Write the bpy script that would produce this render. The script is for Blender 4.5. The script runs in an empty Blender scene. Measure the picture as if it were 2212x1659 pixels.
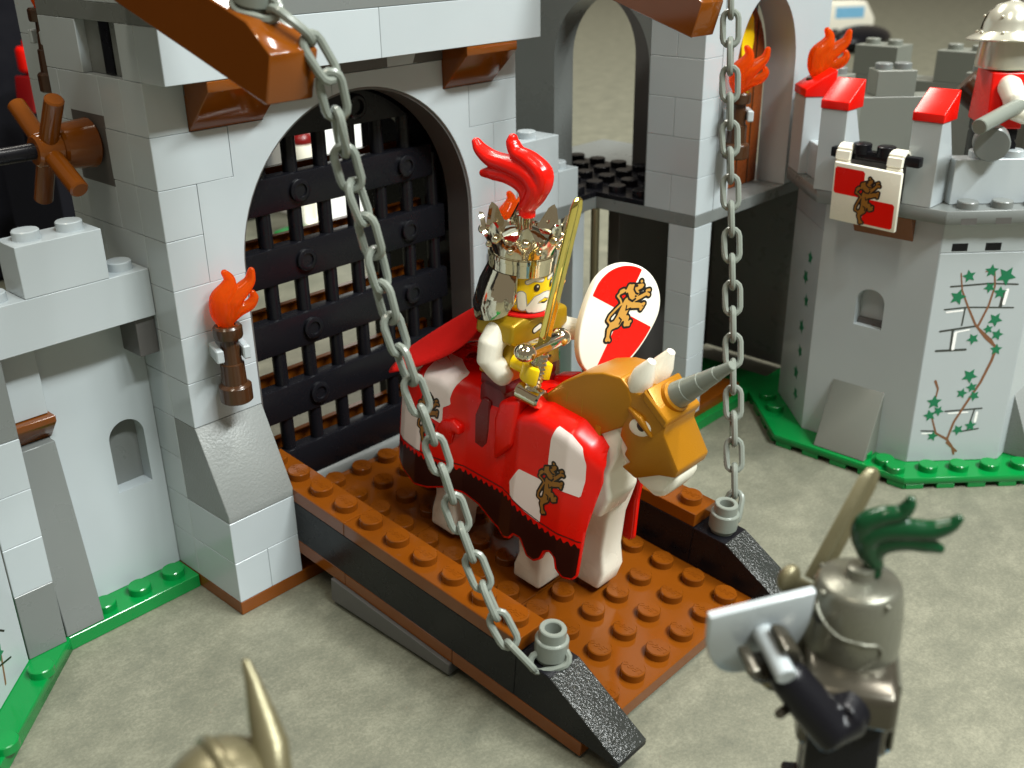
import bpy, bmesh, math, random
import numpy as np
from mathutils import Vector, Matrix
random.seed(7)
S = 0.001                      # everything below is written in millimetres
scene = bpy.context.scene
COL = scene.collection

# ------------------------------------------------------------------ camera
def rotm(rx, rz, roll):
    return Matrix.Rotation(rz, 3, 'Z') @ Matrix.Rotation(rx, 3, 'X') @ Matrix.Rotation(roll, 3, 'Z')
CAM = Vector((-92.04, -165.31, 134.64))
CM = rotm(1.1452, -0.8183, -0.0147)
FPX = 2238.61                  # focal length in pixels of a 2212 x 1659 picture
cd = bpy.data.cameras.new('camera'); cam = bpy.data.objects.new('camera', cd); COL.objects.link(cam)
mw = CM.to_4x4(); mw.translation = CAM * S; cam.matrix_world = mw
cd.sensor_width = 36; cd.lens = 36 * FPX / 2212; cd.clip_start = 0.005; cd.clip_end = 30
cd.dof.use_dof = True; cd.dof.focus_distance = 0.200; cd.dof.aperture_fstop = 30
scene.camera = cam
# ------------------------------------------------------------------ room light
w = bpy.data.worlds.new('World'); scene.world = w; w.use_nodes = True
bg = w.node_tree.nodes['Background']; bg.inputs[0].default_value = (1.0, 0.88, 0.70, 1); bg.inputs[1].default_value = 0.18
def area(name, loc, target, sx, sy, power, color):
    l = bpy.data.lights.new(name, 'AREA'); l.shape = 'RECTANGLE'; l.size = sx; l.size_y = sy; l.energy = power; l.color = color
    o = bpy.data.objects.new(name, l); COL.objects.link(o); o.location = loc
    o.rotation_euler = (Vector(target) - Vector(loc)).to_track_quat('-Z', 'Y').to_euler()
    return o
area('ceiling_or_fill_lamp', (-0.02, -0.70, 0.92), (0.05, 0, 0.03), 0.34, 0.07, 9.5, (0.95, 1.0, 0.98))
area('ceiling_or_fill_lamp', (0.34, -0.66, 0.96), (0.05, 0, 0.03), 0.34, 0.07, 9.5, (0.95, 1.0, 0.98))
area('ceiling_or_fill_lamp', (0.42, -0.30, 1.10), (0.05, 0, 0.03), 0.40, 0.07, 5.5, (1.0, 0.98, 0.93))
area('ceiling_or_fill_lamp', (-0.45, -0.15, 1.15), (0.05, 0, 0.03), 0.07, 0.40, 2.8, (1.0, 0.91, 0.74))
area('ceiling_or_fill_lamp', (0.55, 0.95, 1.60), (0.5, 0.5, 0.0), 1.2, 0.20, 20.0, (1.0, 0.96, 0.86))  # fill lamp added to brighten the far table
scene.view_settings.view_transform = 'Standard'; scene.view_settings.look = 'None'
scene.view_settings.exposure = 0.25; scene.view_settings.gamma = 1
scene.cycles.use_denoising = True
scene.cycles.max_bounces = 8; scene.cycles.transmission_bounces = 6
scene.cycles.sample_clamp_indirect = 6.0

# ------------------------------------------------------------------ materials
def srgb(r, g, b):
    f = lambda c: (c / 255 / 12.92) if c <= 10 else ((c / 255 + .055) / 1.055) ** 2.4
    return (f(r), f(g), f(b), 1)
MATS = {}
def mat(name, col, rough=.22, metal=0, spec=.5, bump=0.0, bscale=600, vary=.05, speck=0, trans=0, coat=0, fine=0):
    m = bpy.data.materials.new(name); m.use_nodes = True; nt = m.node_tree; N = nt.nodes; L = nt.links
    b = N['Principled BSDF']; b.inputs['Roughness'].default_value = rough; b.inputs['Metallic'].default_value = metal
    b.inputs['Specular IOR Level'].default_value = spec
    tc = N.new('ShaderNodeTexCoord')
    src = None
    if vary:
        oi = N.new('ShaderNodeObjectInfo'); nz = N.new('ShaderNodeTexNoise'); nz.inputs['Scale'].default_value = 70; nz.inputs['Detail'].default_value = 3
        L.new(tc.outputs['Object'], nz.inputs['Vector'])
        a = N.new('ShaderNodeMath'); a.operation = 'ADD'; L.new(oi.outputs['Random'], a.inputs[0]); L.new(nz.outputs['Fac'], a.inputs[1])
        mr = N.new('ShaderNodeMapRange'); mr.inputs[1].default_value = .3; mr.inputs[2].default_value = 1.7
        mr.inputs[3].default_value = 1 - vary; mr.inputs[4].default_value = 1 + vary; L.new(a.outputs[0], mr.inputs[0])
        hs = N.new('ShaderNodeHueSaturation'); hs.inputs['Color'].default_value = col; L.new(mr.outputs[0], hs.inputs['Value'])
        src = hs.outputs[0]
        # finger smudges: gloss is never even on handled plastic
        n2 = N.new('ShaderNodeTexNoise'); n2.inputs['Scale'].default_value = 160; n2.inputs['Detail'].default_value = 4
        L.new(tc.outputs['Object'], n2.inputs['Vector'])
        m2 = N.new('ShaderNodeMapRange'); m2.inputs[1].default_value = .3; m2.inputs[2].default_value = .7
        m2.inputs[3].default_value = rough * .92; m2.inputs[4].default_value = min(1, rough * 1.15 + .01); L.new(n2.outputs['Fac'], m2.inputs[0]); L.new(m2.outputs[0], b.inputs['Roughness'])
    if speck:
        ns = N.new('ShaderNodeTexNoise'); ns.inputs['Scale'].default_value = 1900; ns.inputs['Detail'].default_value = 2
        L.new(tc.outputs['Object'], ns.inputs['Vector'])
        bp_ = N.new('ShaderNodeBump'); bp_.inputs['Strength'].default_value = speck; bp_.inputs['Distance'].default_value = .0004
        L.new(ns.outputs['Fac'], bp_.inputs['Height']); L.new(bp_.outputs[0], b.inputs['Normal'])
    elif bump:
        ns = N.new('ShaderNodeTexNoise'); ns.inputs['Scale'].default_value = bscale; ns.inputs['Detail'].default_value = 3
        L.new(tc.outputs['Object'], ns.inputs['Vector'])
        bp_ = N.new('ShaderNodeBump'); bp_.inputs['Strength'].default_value = bump; bp_.inputs['Distance'].default_value = .0003
        L.new(ns.outputs['Fac'], bp_.inputs['Height']); L.new(bp_.outputs[0], b.inputs['Normal'])
    if src: L.new(src, b.inputs['Base Color'])
    else: b.inputs['Base Color'].default_value = col
    if trans: b.inputs['Transmission Weight'].default_value = trans
    if coat: b.inputs['Coat Weight'].default_value = coat; b.inputs['Coat Roughness'].default_value = .1
    MATS[name] = m
    return m
GREY = mat('light_grey_plastic', srgb(172, 180, 183), .20, bump=.05, bscale=250)
SLOPE = mat('grey_slope_plastic', srgb(122, 126, 124), .42, speck=.25)
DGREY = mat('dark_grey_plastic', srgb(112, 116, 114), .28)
RGREY = mat('mid_grey_plastic', srgb(112, 115, 107), .35)  # plain darker grey for rear parapet, tower slope and rear battlement
TSLOPE = mat('tower_slope_plastic', srgb(146, 149, 145), .4, speck=.2)
SHADE = mat('deep_or_shaded_grey', srgb(84, 82, 80), .35)  # deep grey, also for walls with shade put into their colour
BLACK = mat('black_plastic', srgb(18, 18, 22), .26, vary=.02, spec=.22)
BLACKR = mat('black_slope_plastic', srgb(44, 46, 44), .2, speck=1.0)
BROWN = mat('reddish_brown_plastic', srgb(112, 58, 9), .11, vary=.06)
DBROWN = mat('dark_brown_plastic', srgb(62, 38, 20), .2)
GREEN = mat('green_plastic', srgb(4, 122, 54), .18)
DGREEN = mat('dark_green_plastic', srgb(6, 58, 30), .16)
RED = mat('red_plastic', srgb(224, 18, 6), .24, vary=.03, spec=.4)
DRED = mat('dark_red_plastic', srgb(112, 8, 10), .28)
CAPE = mat('red_cloth', srgb(205, 20, 14), .8, spec=.2, bump=.35, bscale=2500)
WHITE = mat('white_plastic', srgb(238, 234, 218), .24, vary=.02)
PRINTW = mat('white_print', srgb(240, 226, 220), .3, vary=.01)
YELLOW = mat('yellow_plastic', srgb(245, 205, 10), .22, vary=.02)
GOLD = mat('pearl_gold_plastic', srgb(172, 114, 10), .33, metal=.3, bump=.12, bscale=3500)
DGOLD = mat('dull_gold_plastic', srgb(172, 138, 26), .28, metal=.4)
CHAIN = mat('chain_grey_plastic', srgb(120, 126, 118), .24)
CHROME = mat('chrome_silver', srgb(226, 216, 190), .07, metal=1, bump=.12, bscale=500, vary=0)
CHROMEG = mat('chrome_gold', srgb(232, 214, 120), .08, metal=1, vary=0)
PEARL = mat('pearl_grey_plastic', srgb(112, 112, 100), .26, metal=.45, bump=.1, bscale=3000)
DPEARL = mat('dark_pearl_plastic', srgb(74, 70, 60), .2, metal=.55)
SILVER = mat('flat_silver_plastic', srgb(200, 198, 182), .22, metal=.5)
BRONZE = mat('bronze_pearl_plastic', srgb(112, 106, 80), .32, metal=.5, bump=.1, bscale=3000)
LIONT = mat('tan_print', srgb(196, 146, 66), .35, vary=.01)
LIOND = mat('brown_print', srgb(146, 98, 32), .35, vary=.01)
INK = mat('black_print', srgb(26, 22, 18), .35, vary=.0)
HEM = mat('dark_hem_print', srgb(44, 12, 6), .32, vary=.02)
PGREY = mat('grey_print', srgb(150, 150, 146), .35, vary=0)
DARKPRINT = mat('shadow_print', srgb(58, 62, 58), .4, vary=0)
LEAF = mat('leaf_print', srgb(18, 112, 74), .35, vary=.02)
STEM = mat('stem_print', srgb(122, 82, 56), .35, vary=.02)
LBLUE = mat('light_blue_plastic', srgb(120, 180, 215), .25)
DOORB = mat('door_brown_plastic', srgb(128, 62, 20), .25, bump=.4, bscale=300)
NAVY = mat('navy_cloth', srgb(8, 8, 16), .8, vary=.2, spec=.2)
PAPER = mat('white_paper', srgb(250, 250, 248), .6, vary=.01)
def flame_mat():
    m = mat('clear_orange_plastic', srgb(255, 70, 0), .12, vary=0)
    N = m.node_tree.nodes; L = m.node_tree.links; b = N['Principled BSDF']
    b.inputs['Transmission Weight'].default_value = .75; b.inputs['IOR'].default_value = 1.3
    b.inputs['Base Color'].default_value = (1.0, .17, .01, 1)
    t = N.new('ShaderNodeBsdfTranslucent'); t.inputs[0].default_value = (1, .16, .005, 1)
    mx = N.new('ShaderNodeMixShader'); mx.inputs[0].default_value = .4
    L.new(b.outputs[0], mx.inputs[1]); L.new(t.outputs[0], mx.inputs[2]); L.new(mx.outputs[0], N['Material Output'].inputs[0])
    return m
FLAME = flame_mat()
def table_mat():
    m = mat('table_laminate', (.3, .3, .25, 1), .55, vary=0); N = m.node_tree.nodes; L = m.node_tree.links; b = N['Principled BSDF']
    tc = N.new('ShaderNodeTexCoord')
    n1 = N.new('ShaderNodeTexNoise'); n1.inputs['Scale'].default_value = 75; n1.inputs['Detail'].default_value = 9; n1.inputs['Roughness'].default_value = .78
    n2 = N.new('ShaderNodeTexNoise'); n2.inputs['Scale'].default_value = 1500; n2.inputs['Detail'].default_value = 4; n2.inputs['Roughness'].default_value = .7
    mp = N.new('ShaderNodeMapping'); mp.inputs['Rotation'].default_value = (0, 0, .6); mp.inputs['Scale'].default_value = (1, 1.3, 1)
    L.new(tc.outputs['Object'], mp.inputs[0]); L.new(mp.outputs[0], n1.inputs['Vector']); L.new(tc.outputs['Object'], n2.inputs['Vector'])
    a = N.new('ShaderNodeMath'); a.operation = 'MULTIPLY_ADD'; a.inputs[1].default_value = .55; L.new(n2.outputs['Fac'], a.inputs[0]); L.new(n1.outputs['Fac'], a.inputs[2])
    cr = N.new('ShaderNodeValToRGB'); e = cr.color_ramp.elements
    e[0].position = .50; e[0].color = srgb(84, 86, 74); e[1].position = 1.0; e[1].color = srgb(130, 129, 112)
    x = cr.color_ramp.elements.new(.76); x.color = srgb(106, 106, 91)
    L.new(a.outputs[0], cr.inputs[0]); L.new(cr.outputs[0], b.inputs['Base Color'])
    bm_ = N.new('ShaderNodeBump'); bm_.inputs['Strength'].default_value = .15; bm_.inputs['Distance'].default_value = .0002
    L.new(n2.outputs['Fac'], bm_.inputs['Height']); L.new(bm_.outputs[0], b.inputs['Normal'])
    return m
TABLE = table_mat()

# ------------------------------------------------------------------ mesh helpers
class MB:
    def __init__(self): self.v = []; self.f = []; self.m = []
    def add(self, v, f, mi=0, M=None):
        o = len(self.v)
        self.v += [tuple(M @ Vector(p)) for p in v] if M is not None else [tuple(p) for p in v]
        self.f += [tuple(i + o for i in q) for q in f]; self.m += [mi] * len(f); return self
    def box(self, x0, x1, y0, y1, z0, z1, mi=0, M=None):
        v = [(x, y, z) for x in (x0, x1) for y in (y0, y1) for z in (z0, z1)]
        return self.add(v, [(0, 1, 3, 2), (4, 6, 7, 5), (0, 4, 5, 1), (2, 3, 7, 6), (0, 2, 6, 4), (1, 5, 7, 3)], mi, M)
    def prism(self, poly, a0, a1, ax='y', mi=0, M=None):
        n = len(poly)
        P = {'x': lambda p, a: (a, p[0], p[1]), 'y': lambda p, a: (p[0], a, p[1]), 'z': lambda p, a: (p[0], p[1], a)}[ax]
        v = [P(p, a0) for p in poly] + [P(p, a1) for p in poly]
        f = [tuple(range(n)), tuple(range(2 * n - 1, n - 1, -1))] + [(i, i + n, (i + 1) % n + n, (i + 1) % n) for i in range(n)]
        return self.add(v, f, mi, M)
    def lathe(self, prof, n=24, c=(0, 0, 0), mi=0, M=None, a0=0, a1=2 * math.pi):
        full = abs(a1 - a0 - 2 * math.pi) < 1e-6; k = n if full else n + 1
        v = []; f = []
        for r, z in prof:
            for i in range(k):
                a = a0 + (a1 - a0) * i / n; v.append((c[0] + r * math.cos(a), c[1] + r * math.sin(a), c[2] + z))
        for j in range(len(prof) - 1):
            for i in range(n):
                i2 = (i + 1) % k; f.append((j * k + i, j * k + i2, (j + 1) * k + i2, (j + 1) * k + i))
        if full:
            if prof[0][0] > 1e-6: f.append(tuple(range(k - 1, -1, -1)))
            if prof[-1][0] > 1e-6: f.append(tuple(range((len(prof) - 1) * k, len(prof) * k)))
        return self.add(v, f, mi, M)
    def tube(self, pts, rad, n=12, mi=0, closed=False, flat=1.0, cap=True, M=None):
        P = [Vector(p) for p in pts]; N = len(P); rad = rad if isinstance(rad, (list, tuple)) else [rad] * N
        if not closed and cap:      # rounded ends
            d0 = (P[0] - P[1]).normalized(); d1 = (P[-1] - P[-2]).normalized()
            P = [P[0] + d0 * rad[0] * .95, P[0] + d0 * rad[0] * .6] + P + [P[-1] + d1 * rad[-1] * .6, P[-1] + d1 * rad[-1] * .95]
            rad = [rad[0] * .25, rad[0] * .8] + list(rad) + [rad[-1] * .8, rad[-1] * .25]; N = len(P)
        v = []; f = []; ref = None
        for i in range(N):
            t = (P[(i + 1) % N] - P[i - 1]) if closed else (P[min(i + 1, N - 1)] - P[max(i - 1, 0)])
            t.normalize()
            if ref is None: ref = t.orthogonal().normalized()
            ref = (ref - t * ref.dot(t)).normalized(); b = t.cross(ref)
            for k in range(n):
                a = 2 * math.pi * k / n; v.append(P[i] + (ref * math.cos(a) * flat + b * math.sin(a)) * rad[i])
        for i in range(N if closed else N - 1):
            for k in range(n):
                j = (i + 1) % N; f.append((i * n + k, i * n + (k + 1) % n, j * n + (k + 1) % n, j * n + k))
        if not closed: f.append(tuple(range(n - 1, -1, -1))); f.append(tuple(range((N - 1) * n, N * n)))
        return self.add(v, f, mi, M)
    def cyl(self, p0, p1, r0, r1=None, n=20, mi=0, ch=0.0, M=None):
        r1 = r0 if r1 is None else r1; p0 = Vector(p0); p1 = Vector(p1); d = p1 - p0; L = d.length
        Q = d.to_track_quat('Z', 'Y').to_matrix().to_4x4(); Q.translation = p0
        prof = [(r0 - ch, 0), (r0, ch), (r1, L - ch), (r1 - ch, L)] if ch else [(r0, 0), (r1, L)]
        return self.lathe(prof, n, mi=mi, M=(M @ Q) if M is not None else Q)
    def sphere(self, c, r, n=16, mi=0, sc=(1, 1, 1), M=None):
        Q = Matrix.Translation(c) @ Matrix.Diagonal((*sc, 1))
        prof = [(r * math.sin(math.pi * i / 10) + 1e-7 * (i in (0, 10)), -r * math.cos(math.pi * i / 10)) for i in range(11)]
        return self.lathe(prof, n, mi=mi, M=(M @ Q) if M is not None else Q)
    def mesh(self, name, mats, bevel=0, seg=1, ang=35, merge=True):
        me = bpy.data.meshes.new(name)
        me.from_pydata([(x * S, y * S, z * S) for x, y, z in self.v], [], self.f)
        mats = mats if isinstance(mats, (list, tuple)) else [mats]
        for m in mats: me.materials.append(m)
        me.polygons.foreach_set('material_index', self.m)
        bm = bmesh.new(); bm.from_mesh(me)
        if merge: bmesh.ops.remove_doubles(bm, verts=bm.verts, dist=1e-7)
        bmesh.ops.recalc_face_normals(bm, faces=bm.faces)
        if bevel:
            es = [e for e in bm.edges if len(e.link_faces) == 2 and e.calc_face_angle(0) > .5]
            bmesh.ops.bevel(bm, geom=es, offset=bevel * S, segments=seg, affect='EDGES', clamp_overlap=True, profile=.5)
        bm.to_mesh(me); bm.free()
        for q in me.polygons: q.use_smooth = True
        me.set_sharp_from_angle(angle=math.radians(ang))
        return me
    def ob(self, name, mats, parent=None, loc=None, rot=None, **k):
        return link(name, self.mesh(name, mats, **k), parent, loc, rot)
def link(name, me, parent=None, loc=None, rot=None):
    o = bpy.data.objects.new(name, me); COL.objects.link(o)
    if parent is not None: o.parent = parent
    if loc is not None: o.location = Vector(loc) * S
    if rot is not None: o.rotation_euler = rot
    return o
def tag(o, label, cat, group=None, kind=None):
    if label: o['label'] = label
    if cat: o['category'] = cat
    if group: o['group'] = group
    if kind: o['kind'] = kind
    return o
def thing(name, label, cat, loc=(0, 0, 0), rot=(0, 0, 0), group=None):
    o = bpy.data.objects.new(name, None); COL.objects.link(o); o.empty_display_size = .005
    o.location = Vector(loc) * S; o.rotation_euler = rot
    return tag(o, label, cat, group)
def remeshed(mb, mats, voxel=.25, smooth=4):
    me = mb.mesh('tmp', mats); o = link('tmp', me)
    r = o.modifiers.new('r', 'REMESH'); r.mode = 'VOXEL'; r.voxel_size = voxel * S; r.use_smooth_shade = True
    s = o.modifiers.new('s', 'SMOOTH'); s.factor = .5; s.iterations = smooth
    dg = bpy.context.evaluated_depsgraph_get(); m2 = bpy.data.meshes.new_from_object(o.evaluated_get(dg))
    bpy.data.objects.remove(o); bpy.data.meshes.remove(me)
    m2.materials.clear()
    for m in (mats if isinstance(mats, (list, tuple)) else [mats]): m2.materials.append(m)
    for q in m2.polygons: q.use_smooth = True
    return m2
# ---- flat print: a region of the plane (signed distance < level) meshed and laid on a surface
def msq(sdf, x0, x1, y0, y1, cell, level=0.0):
    nx = int((x1 - x0) / cell) + 1; ny = int((y1 - y0) / cell) + 1
    xs = np.linspace(x0, x1, nx + 1); ys = np.linspace(y0, y1, ny + 1); X, Y = np.meshgrid(xs, ys, indexing='ij')
    D = sdf(X, Y) - level; V = []; Fc = []; idx = {}
    def vid(p):
        k = (round(p[0], 5), round(p[1], 5))
        if k not in idx: idx[k] = len(V); V.append(p)
        return idx[k]
    for i in range(nx):
        for j in range(ny):
            c = ((i, j), (i + 1, j), (i + 1, j + 1), (i, j + 1)); d = [D[q] for q in c]
            if min(d) >= 0: continue
            poly = []
            for k in range(4):
                a, b = c[k], c[(k + 1) % 4]; da, db = d[k], d[(k + 1) % 4]
                if da < 0: poly.append(vid((xs[a[0]], ys[a[1]])))
                if (da < 0) != (db < 0):
                    t = da / (da - db); poly.append(vid((xs[a[0]] + t * (xs[b[0]] - xs[a[0]]), ys[a[1]] + t * (ys[b[1]] - ys[a[1]]))))
            q = []
            for z in poly:
                if z not in q: q.append(z)
            if len(q) >= 3: Fc.append(tuple(q))
    return V, Fc
def poly_sdf(pts):
    pts = [np.array(p, float) for p in pts]
    def f(X, Y):
        d = np.full(X.shape, 1e9); ins = np.zeros(X.shape, bool)
        for i in range(len(pts)):
            a, b = pts[i], pts[(i + 1) % len(pts)]; e = b - a
            t = np.clip(((X - a[0]) * e[0] + (Y - a[1]) * e[1]) / max(e @ e, 1e-12), 0, 1)
            d = np.minimum(d, np.hypot(X - a[0] - t * e[0], Y - a[1] - t * e[1]))
            c = ((a[1] > Y) != (b[1] > Y))
            with np.errstate(divide='ignore', invalid='ignore'):
                xi = a[0] + (Y - a[1]) * e[0] / (e[1] if e[1] else 1e-12)
            ins ^= c & (X < xi)
        return np.where(ins, -d, d)
    return f
def caps_sdf(caps):
    def f(X, Y):
        d = np.full(X.shape, 1e9)
        for (ax, ay, ar, bx, by, br) in caps:
            ex, ey = bx - ax, by - ay; q = max(ex * ex + ey * ey, 1e-12)
            t = np.clip(((X - ax) * ex + (Y - ay) * ey) / q, 0, 1)
            d = np.minimum(d, np.hypot(X - ax - t * ex, Y - ay - t * ey) - (ar + t * (br - ar)))
        return d
    return f
def strokes(lines):            # [(points, radius or (r0, r1))]
    c = []
    for pts, r in lines:
        r = r if isinstance(r, (tuple, list)) else (r, r); n = max(1, len(pts) - 1)
        if len(pts) == 1: c.append((*pts[0], r[0], *pts[0], r[0]))
        for i in range(len(pts) - 1):
            c.append((*pts[i], r[0] + (r[1] - r[0]) * i / n, *pts[i + 1], r[0] + (r[1] - r[0]) * (i + 1) / n))
    return caps_sdf(c)
def decal(name, sdf, box, cell, mp, m, parent, level=0.0):
    V, Fc = msq(sdf, *box, cell, level)
    if not Fc: return None
    mb = MB(); mb.add([mp(*p) for p in V], Fc); return mb.ob(name, m, parent)
def smooth_path(P, n=400):
    P = [Vector(p) for p in P]; Q = [P[0] * 2 - P[1]] + P + [P[-1] * 2 - P[-2]]; out = []
    for i in range(1, len(Q) - 2):
        for k in range(n // (len(P) - 1)):
            t_ = k / (n // (len(P) - 1)); a, b_, c_, d_ = Q[i - 1:i + 3]
            out.append(.5 * (2 * b_ + (c_ - a) * t_ + (2 * a - 5 * b_ + 4 * c_ - d_) * t_ ** 2 + (3 * b_ - a - 3 * c_ + d_) * t_ ** 3))
    return out + [P[-1]]
# ---- toy brick pieces
_cache = {}
def brick(root, x0, x1, y0, y1, z0, z1, m=None, name='brick', g=.03, b=.11):
    m = m or GREY; dx, dy, dz = x1 - x0 - 2 * g, y1 - y0 - 2 * g, z1 - z0 - 2 * g
    k = (round(dx, 2), round(dy, 2), round(dz, 2), m.name, b)
    if k not in _cache:
        _cache[k] = MB().box(-dx / 2, dx / 2, -dy / 2, dy / 2, -dz / 2, dz / 2).mesh(name, m, bevel=b)
    c = Vector(((x0 + x1) / 2, (y0 + y1) / 2, (z0 + z1) / 2))
    o = link(name, _cache[k], root, c - root.location / S)
    if max(dx, dy) < 34: o.rotation_euler = (random.uniform(-.0012, .0012), random.uniform(-.0012, .0012), random.uniform(-.0022, .0022))
    return o
def stud_mesh(m, text=False):
    k = ('stud', m.name, text)
    if k not in _cache:
        mb = MB().lathe([(2.4, -.1), (2.4, 1.5), (2.22, 1.7)], 24)
        if text:
            cu = bpy.data.curves.new('t', 'FONT'); cu.body = 'LEGO'; cu.size = 1.75; cu.extrude = .05; cu.align_x = 'CENTER'; cu.align_y = 'CENTER'; cu.resolution_u = 1; cu.offset = .02; cu.shear = .25
            o = link('t', cu); dg = bpy.context.evaluated_depsgraph_get(); me = bpy.data.meshes.new_from_object(o.evaluated_get(dg))
            Q = Matrix.Translation((0, 0, 1.72)) @ Matrix.Rotation(math.pi / 2, 4, 'Z')
            mb.add([v.co for v in me.vertices], [tuple(p.vertices) for p in me.polygons], 0, Q)
            bpy.data.objects.remove(o); bpy.data.meshes.remove(me)
        _cache[k] = mb.mesh('stud', m)
    return _cache[k]
def studs(part, pts, m, text=False):       # world points, part is an unrotated child whose centre is known
    par = part; c = Vector((0, 0, 0)); q = part
    while q is not None: c += q.location; q = q.parent
    for p in pts: link('stud', stud_mesh(m, text), part, Vector(p) - c / S)
def arch_poly(xa, xb, zs, rise, n=16):      # left spring -> right spring
    c = (xa + xb) / 2; r = (xb - xa) / 2
    return [(c - r * math.cos(math.pi * i / n), zs + rise * math.sin(math.pi * i / n)) for i in range(n + 1)]
def arch_wall(mb, x0, x1, z0, z1, xa, xb, za, zs, rise, d0, d1, ax='y', M=None, n=16):
    """a slab x0..x1 by z0..z1 with an arched hole; hole open at the bottom when za <= z0"""
    arc = arch_poly(xa, xb, zs, rise, n); mid = n // 2; xm = (xa + xb) / 2
    P = {'x': lambda p, a: (a, p[0], p[1]), 'y': lambda p, a: (p[0], a, p[1])}[ax]
    if za <= z0 + 1e-6:
        left = [(x0, z0), (xa, z0)] + arc[:mid + 1] + [(xm, z1), (x0, z1)]
        right = [(xb, z0), (x1, z0), (x1, z1), (xm, z1)] + arc[mid:][:]
        outer = [[(x0, z1), (x0, z0), (xa, z0)] + arc + [(xb, z0), (x1, z0), (x1, z1), (xm, z1), (x0, z1)]]
    else:
        left = [(x0, z0), (xm, z0), (xm, za), (xa, za)] + arc[:mid + 1] + [(xm, z1), (x0, z1)]
        right = [(xm, z0), (x1, z0), (x1, z1), (xm, z1)] + arc[mid:] + [(xb, za), (xm, za)]
        outer = [[(x0, z0), (x1, z0), (x1, z1), (x0, z1), (x0, z0)], [(xa, za)] + arc + [(xb, za), (xa, za)]]
    for pl in (left, right):
        for a in (d0, d1): mb.add([P(p, a) for p in pl], [tuple(range(len(pl)))], 0, M)
    for lp in outer:
        for a, b in zip(lp[:-1], lp[1:]): mb.add([P(a, d0), P(b, d0), P(b, d1), P(a, d1)], [(0, 1, 2, 3)], 0, M)
    return mb

# ================================================================== table and what lies beyond
t = MB().add([(-700, -500, 0), (2600, -500, 0), (2600, 2600, 0), (-700, 2600, 0)], [(0, 1, 2, 3)]).ob('table_top', TABLE)
tag(t, None, None, kind='structure')
fl = MB().add([(-6000, -6000, -750), (9000, -6000, -750), (9000, 9000, -750), (-6000, 9000, -750)], [(0, 1, 2, 3)]).ob('floor', SHADE)
tag(fl, None, None, kind='structure')

# ================================================================== gatehouse
gate = thing('castle_gatehouse', 'light grey toy brick gatehouse with round arched gateway and brown corbels', 'gatehouse', (48, 24, 0))
GB = lambda *a, **k: brick(gate, *a, **k)
GB(0, 96, 0, 48, 0, 3.2, BROWN, 'base_plate')
for sx in (0, 1):
    X = (lambda a, b: (a, b)) if sx == 0 else (lambda a, b: (96 - b, 96 - a))
    GB(*X(0, 8), 0, 16, 3.2, 12.8); GB(*X(8, 16), 0, 16, 3.2, 12.8); GB(*X(0, 16), 0, 16, 12.8, 22.4)
    x0, x1 = X(0, 16)
    MB().prism([(0, 22.45), (16, 22.45), (16, 41.55), (8, 41.55), (0, 24.2)], x0 + .05, x1 - .05, 'x').ob('slope', SLOPE, gate, -gate.location / S, bevel=.14)
    for k in range(3): GB(*X(0, 16), 8, 16, 41.6 + 9.6 * k, 51.2 + 9.6 * k)
    for k in range(2): GB(*X(0, 8), 8, 16, 70.4 + 9.6 * k, 80 + 9.6 * k)
    GB(*X(0, 16), 8, 16, 89.6, 99.2); GB(*X(0, 8), 8, 16, 99.2, 108.8)
    a, b = X(8, 24)                                                    # brown corbel under the parapet
    MB().prism([(8.02, 99.25), (8.02, 108.75), (.05, 108.75), (.05, 106.9)], a + .05, b - .05, 'x').ob('corbel', BROWN, gate, -gate.location / S, bevel=.14)
    GB(a, b, 8.05, 16, 99.2, 108.8, BROWN)
# round arch in two halves
arc = arch_poly(16, 80, 70.4, 32, 40)
L_ = [(8, 70.45), (16, 70.45)] + [p for p in arc if p[0] < 40.9] + [(41, 101.6), (41, 105.55), (24.05, 105.55), (24.05, 99.2), (16.05, 99.2), (16.05, 89.6), (8.05, 89.6)]
R_ = [(41.1, 101.6)] + [p for p in arc if p[0] > 41.1] + [(88, 70.45), (87.95, 89.6), (79.95, 89.6), (79.95, 99.2), (71.95, 99.2), (71.95, 105.55), (41.1, 105.55)]
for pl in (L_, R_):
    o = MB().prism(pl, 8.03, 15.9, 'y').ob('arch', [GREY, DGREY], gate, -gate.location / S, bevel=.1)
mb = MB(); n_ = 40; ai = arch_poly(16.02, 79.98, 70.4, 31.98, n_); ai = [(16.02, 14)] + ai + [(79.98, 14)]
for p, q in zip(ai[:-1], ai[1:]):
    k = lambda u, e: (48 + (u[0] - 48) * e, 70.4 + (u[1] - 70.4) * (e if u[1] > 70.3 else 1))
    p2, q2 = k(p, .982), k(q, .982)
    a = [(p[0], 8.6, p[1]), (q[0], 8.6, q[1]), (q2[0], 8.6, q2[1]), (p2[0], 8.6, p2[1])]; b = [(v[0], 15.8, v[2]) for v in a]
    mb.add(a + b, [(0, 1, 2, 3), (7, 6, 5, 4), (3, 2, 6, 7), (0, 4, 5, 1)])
mb.ob('arch_shade_lining', SHADE, gate, -gate.location / S)  # dark grey puts the shade inside the arch into the colour
GB(24, 56, 8.8, 16, 105.6, 108.8, DGREY, 'plate'); GB(56, 72, 8.0, 16, 105.6, 108.8, GREY, 'plate')
# parapet
GB(0, 48, 0, 8, 108.8, 118.4); GB(48, 96, 0, 8, 108.8, 118.4)
GB(0, 96, 0, 8, 118.4, 121.6, DGREY, 'plate'); GB(0, 40, .6, 8, 121.6, 131.2); GB(40, 96, .6, 8, 121.6, 131.2)
GB(8, 96, 8, 44, 105.6, 108.8, SHADE, 'plate')
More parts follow.
